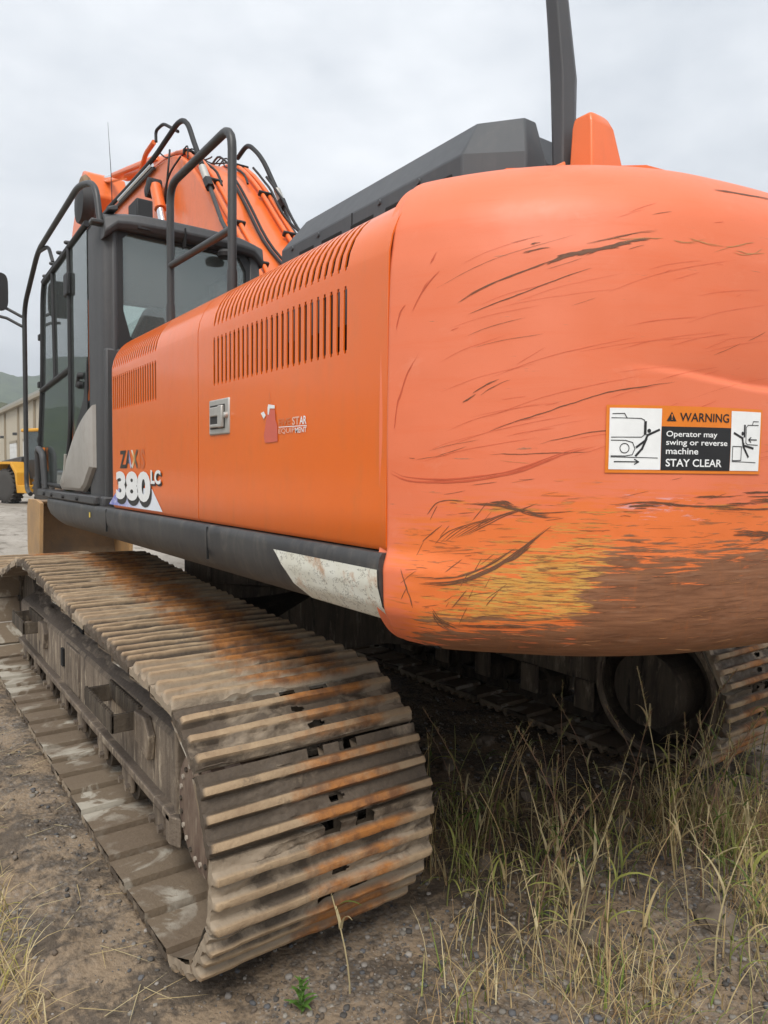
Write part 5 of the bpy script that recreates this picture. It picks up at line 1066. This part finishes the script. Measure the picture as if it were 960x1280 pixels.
def rock(name, loc, s_, seed, label):
    v, f = ico(seed, 3); n = fbm(v[:, 0] * 1.6 + seed, v[:, 1] * 1.6 + v[:, 2] * 1.3, 3); v = v / np.linalg.norm(v, axis=1)[:, None] * (.40 + 1.05 * n + .12 * fbm(v[:, 0] * 6 + v[:, 2] * 4, v[:, 1] * 6, 3))[:, None] * np.array([1, .8, .62]) * s_
    o = bpy.data.objects.new(name, np_mesh(name, v, f, 'rock')); o.location = (loc[0], loc[1], float(gheight(loc[0], loc[1])) + s_ * .22); o.rotation_euler = (0, 0, seed * 1.7)
    me_ = o.data; me_.set_sharp_from_angle(angle=R(32)); return link(o, label=label, cat='rock', group='loose rocks by the tracks')
for k, (x, y, s_) in enumerate(((.28, -1.95, .075), (.02, -2.02, .055), (-.36, -1.80, .06), (.62, -2.10, .05), (-.05, -1.55, .05), (.36, -1.4, .055), (-.55, -2.35, .045), (.10, -2.50, .05), (1.10, -2.55, .06))):
    rock('rock', (x, y), s_, k + 2, 'fist-sized grey brown rock lying in the shade between the tracks')
rock('rock', (-.22, -3.10), .062, 31, 'rounded tan rock half hidden in dry grass behind the right track')
rock('rock', (-.60, -2.9), .045, 33, 'small pale rock among the weeds behind the left track')

def blade_arrays(base, az, L, w, bend, tilt, col, seg=5):
    t = np.linspace(0, 1, seg + 1); d = np.array([math.cos(az), math.sin(az)]); ang = tilt + bend * t; dl = L / seg
    r_ = np.r_[0, np.cumsum(np.sin(ang[:-1]) * dl)]; z = np.r_[0, np.cumsum(np.cos(ang[:-1]) * dl)]
    c = np.stack([base[0] + d[0] * r_, base[1] + d[1] * r_, base[2] + z], -1); side = np.array([-d[1], d[0], 0]); ww = w * (1 - t ** 1.6 * .92)[:, None]
    V = np.stack([c - side * ww, c + side * ww + np.array([0, 0, .15]) * ww], 1).reshape(-1, 3)
    F = np.array([(2 * i, 2 * i + 2, 2 * i + 3, 2 * i + 1) for i in range(seg)]); k = np.clip(.75 + .35 * t, 0, 1.1)
    C_ = np.repeat(np.c_[np.outer(k, col), np.ones(seg + 1)], 2, 0); return V, F, C_
STRAW = [(.66, .51, .26), (.72, .60, .34), (.56, .41, .20), (.44, .29, .15), (.46, .26, .18)]
GREEN = [(.22, .30, .055), (.32, .38, .09), (.15, .22, .05), (.42, .43, .12)]
class Bl:
    def __init__(s): s.V = []; s.F = []; s.C = []; s.o = 0
    def add(s, *a, **k):
        V, F, C_ = blade_arrays(*a, **k); s.V.append(V); s.F.append(F + s.o); s.C.append(C_); s.o += len(V)
    def obj(s, name, **kw): return link(bpy.data.objects.new(name, np_mesh(name, np.vstack(s.V), np.vstack(s.F), 'grass', dict(col=np.vstack(s.C)))), **kw)
gr = Bl(); cnt = 0
gxs, gys = rng.uniform(-1.45, 2.9, 90000), rng.uniform(-3.8, -1.2, 90000)
clump = sstep(.36, .62, fbm(gxs * 2.9, gys * 2.9, 3)); gd = .581 * (gxs + 2.445) + .812 * (gys + 4.3); gl = .814 * (gxs + 2.445) - .581 * (gys + 4.3)
dens = sstep(.05, .35, gl) * (1 - sstep(2.75, 3.25, gd)) * (.07 + .44 * clump) + .38 * sstep(.9, 1.5, gl) * (1 - sstep(3.0, 3.5, gd)) * clump + .8 * sstep(1.5, 1.9, gxs)
keep = (rng.random(90000) < dens) & ~((gxs < -1.0) & (gys > -2.68)) & ~((gxs > .66) & (gxs < 1.52) & (gys > -2.64))
gxs, gys = gxs[keep][:24000], gys[keep][:24000]; gz = gheight(gxs, gys)
for x, y, z in zip(gxs, gys, gz):
    green = rng.random() < .20; c = (GREEN if green else STRAW)[rng.integers(4)]; far = 1.25 if x > .5 else 1.0
    gr.add((x, y, z - .005), rng.uniform(0, 6.28), rng.uniform(.05, .21) * far, rng.uniform(.0010, .0026), rng.uniform(.2, 1.9), rng.uniform(0, .8), c, seg=4)
for k in range(900):      # straw tufts at the left edge
    x = -2.10 - abs(rng.normal(0, .16)); y = rng.uniform(-2.35, -.7)
    if rng.random() > sstep(.30, .6, float(fbm(np.array(x * 3), np.array(y * 2.4 + 5), 3))): continue
    c = STRAW[rng.integers(3)] if rng.random() < .8 else (.46, .42, .10)
    gr.add((x, y, float(gheight(x, y)) - .003), rng.uniform(0, 6.28), rng.uniform(.05, .17), rng.uniform(.0011, .0024), rng.uniform(.3, 2.0), rng.uniform(.1, 1.1), c, seg=4)
for k in range(60):       # fallen straw on bare dirt
    x, y = rng.uniform(-2.35, -1.80), rng.uniform(-2.4, .5)
    gr.add((x, y, float(gheight(x, y)) + .010), rng.uniform(-2.2, .6), rng.uniform(.06, .22), .0015, rng.uniform(-.10, .14), 1.50, STRAW[rng.integers(2)], seg=6)
gr.obj('dry_grass', kind='stuff', label='short dry and green grass growing on the dirt', cat='grass')

# tall stalks, each a plant of its own
def stalk_proto(seed, H, green, head):
    r_ = random.Random(seed); az = r_.uniform(0, 6.28); bend = r_.uniform(.05, .30); n = 9; pts = []
    for i in range(n + 1):
        t = i / n; pts.append((math.cos(az) * bend * H * t ** 2 + .01 * math.sin(5 * t + seed), math.sin(az) * bend * H * t ** 2 + .01 * math.cos(4 * t + seed), H * t * (1 - .12 * bend * t)))
    def colored(mb, col):
        me = mb.mesh('stem', 'grass', 60); at = me.attributes.new('col', 'FLOAT_COLOR', 'POINT'); zs = np.array([v.co.z for v in me.vertices]); k = .8 + .3 * zs / H
        at.data.foreach_set('color', np.c_[np.outer(k, col), np.ones(len(zs))].astype(np.float32).ravel()); return me
    stemc = r_.choice(STRAW[:3]) if not green else (.30, .31, .10)
    if not green and r_.random() < .4: stemc = (.33, .20, .13)
    mb = MB(); mb.tube(pts, [.0028 - .0017 * i / n for i in range(n + 1)], 5); parts = [('stem', colored(mb, stemc))]
    for k in range(r_.choice((2, 3, 4))):
        t = r_.uniform(.12, .75); i = int(t * n); b = Bl(); b.add(pts[i], r_.uniform(0, 6.28), r_.uniform(.10, .24) * (1.0 if H > .4 else .7), r_.uniform(.0028, .0058), r_.uniform(.8, 2.2), r_.uniform(.3, .8), r_.choice(GREEN[1:] if green or r_.random() < .3 else STRAW[:3]), seg=7)
        me = np_mesh('leaf', np.vstack(b.V), np.vstack(b.F), 'grass', dict(col=np.vstack(b.C))); parts.append(('leaf', me))
    if head:
        b = Bl(); hc = (.42, .34, .17) if not green else (.36, .33, .16)
        for k in range(46):
            t = r_.uniform(.76, 1.0); i = t * n; a, c = pts[int(i) if int(i) < n else n - 1], pts[min(int(i) + 1, n)]; f_ = i - int(i); p = [a[j] + (c[j] - a[j]) * f_ for j in range(3)]
            b.add(p, r_.uniform(0, 6.28), r_.uniform(.008, .034) * (1.15 - (t - .76) * 2.5), .0016, .8, r_.uniform(.2, .7), [q * r_.uniform(.8, 1.25) for q in hc], seg=2)
        parts.append(('seed_head', np_mesh('seed_head', np.vstack(b.V), np.vstack(b.F), 'grass', dict(col=np.vstack(b.C)))))
    return parts
protos = [(stalk_proto(3, .52, False, True), 0), (stalk_proto(8, .62, False, True), 0), (stalk_proto(14, .44, False, False), 1), (stalk_proto(21, .50, True, True), 2), (stalk_proto(27, .36, True, False), 3), (stalk_proto(33, .70, False, True), 0), (stalk_proto(41, .38, False, True), 0), (stalk_proto(47, .30, False, False), 1)]
LAB = [('tall dry grass stalk with a feathery seed head in the weeds behind the tracks', 'dry stalks with seed heads'), ('bare dry grass stalk with curled leaves and no seed head in the weeds', 'bare dry stalks'), ('green-leaved grass stalk with a seed head in the weeds behind the tracks', 'green stalks with seed heads'), ('green leafy grass shoot without a seed head in the weeds', 'green grass shoots')]
def plant(pi, x, y, sc_, rz, label=None, group=None):
    parts, li = protos[pi]; e = empty('grass_stalk', (x, y, float(gheight(x, y)) - .01), rz, label=label or LAB[li][0], cat='grass stalk', group=None if label else LAB[li][1]); e.scale = (sc_,) * 3
    for n_, me in parts: link(bpy.data.objects.new(n_, me), e)
plant(0, -1.36, -2.62, .95, 1.0, 'lone straw-coloured seed-head stalk standing in front of the left track shoes')
for k in range(165):
    for _ in range(60):
        if k < 135: dd, ll = rng.uniform(2.0, 3.15), rng.uniform(.10, 1.45)
        else: dd, ll = rng.uniform(2.6, 3.5), rng.uniform(1.3, 2.1)
        x = -2.445 + .581 * dd + .814 * ll; y = -4.3 + .812 * dd - .581 * ll
        if (x < -.96 and y > -2.70) or (.62 < x < 1.56 and y > -2.66): continue
        if rng.random() < .25 + .75 * sstep(.1, .6, ll) and rng.random() < .3 + .7 * sstep(.40, .6, float(fbm(np.array(x * 3.3), np.array(y * 3.3), 3))): break
    plant(int(rng.choice(8, p=[.17, .12, .14, .10, .13, .08, .14, .12])), x, y, rng.uniform(.70, 1.15), rng.uniform(0, 6.28))
# small green weed by the left track
wx, wy = -1.50, -2.60; WD = empty('green_weed', (wx, wy, float(gheight(wx, wy))), label='small bright green weed with toothed leaves beside the left track', cat='weed')
for k in range(16):
    b = Bl(); t = k / 15; b.add((0, 0, .012 + .085 * t), k * 2.4, .055 * (1.1 - .6 * t), .0085 * (1.1 - .5 * t), 1.1, .5 + .3 * (1 - t), (.13, .26, .05), seg=5); link(bpy.data.objects.new('leaf', np_mesh('leaf', np.vstack(b.V), np.vstack(b.F), 'grass', dict(col=np.vstack(b.C)))), WD)
b = Bl(); b.add((0, 0, -.005), 0, .11, .0025, .2, .05, (.15, .22, .05), seg=5); link(bpy.data.objects.new('stem', np_mesh('stem', np.vstack(b.V), np.vstack(b.F), 'grass', dict(col=np.vstack(b.C)))), WD)

# ------------------------------------------------------------------ air
hb = MB().box(-2080, 2080, -2080, 2080, -6, 275)
g = G('hazy_air'); g.nt.nodes.remove(g.b); pv = g.N('VolumePrincipled', {'Color': (.86, .90, .95), 'Density': 0.0006, 'Anisotropy': 0.2})
g.nt.links.new(pv.outputs[0], g.out.inputs['Volume']); M['haze'] = g.m
hb.build('haze', 'haze', kind='stuff', smooth=None, label='thin pale haze over the yard and hills', cat='haze')
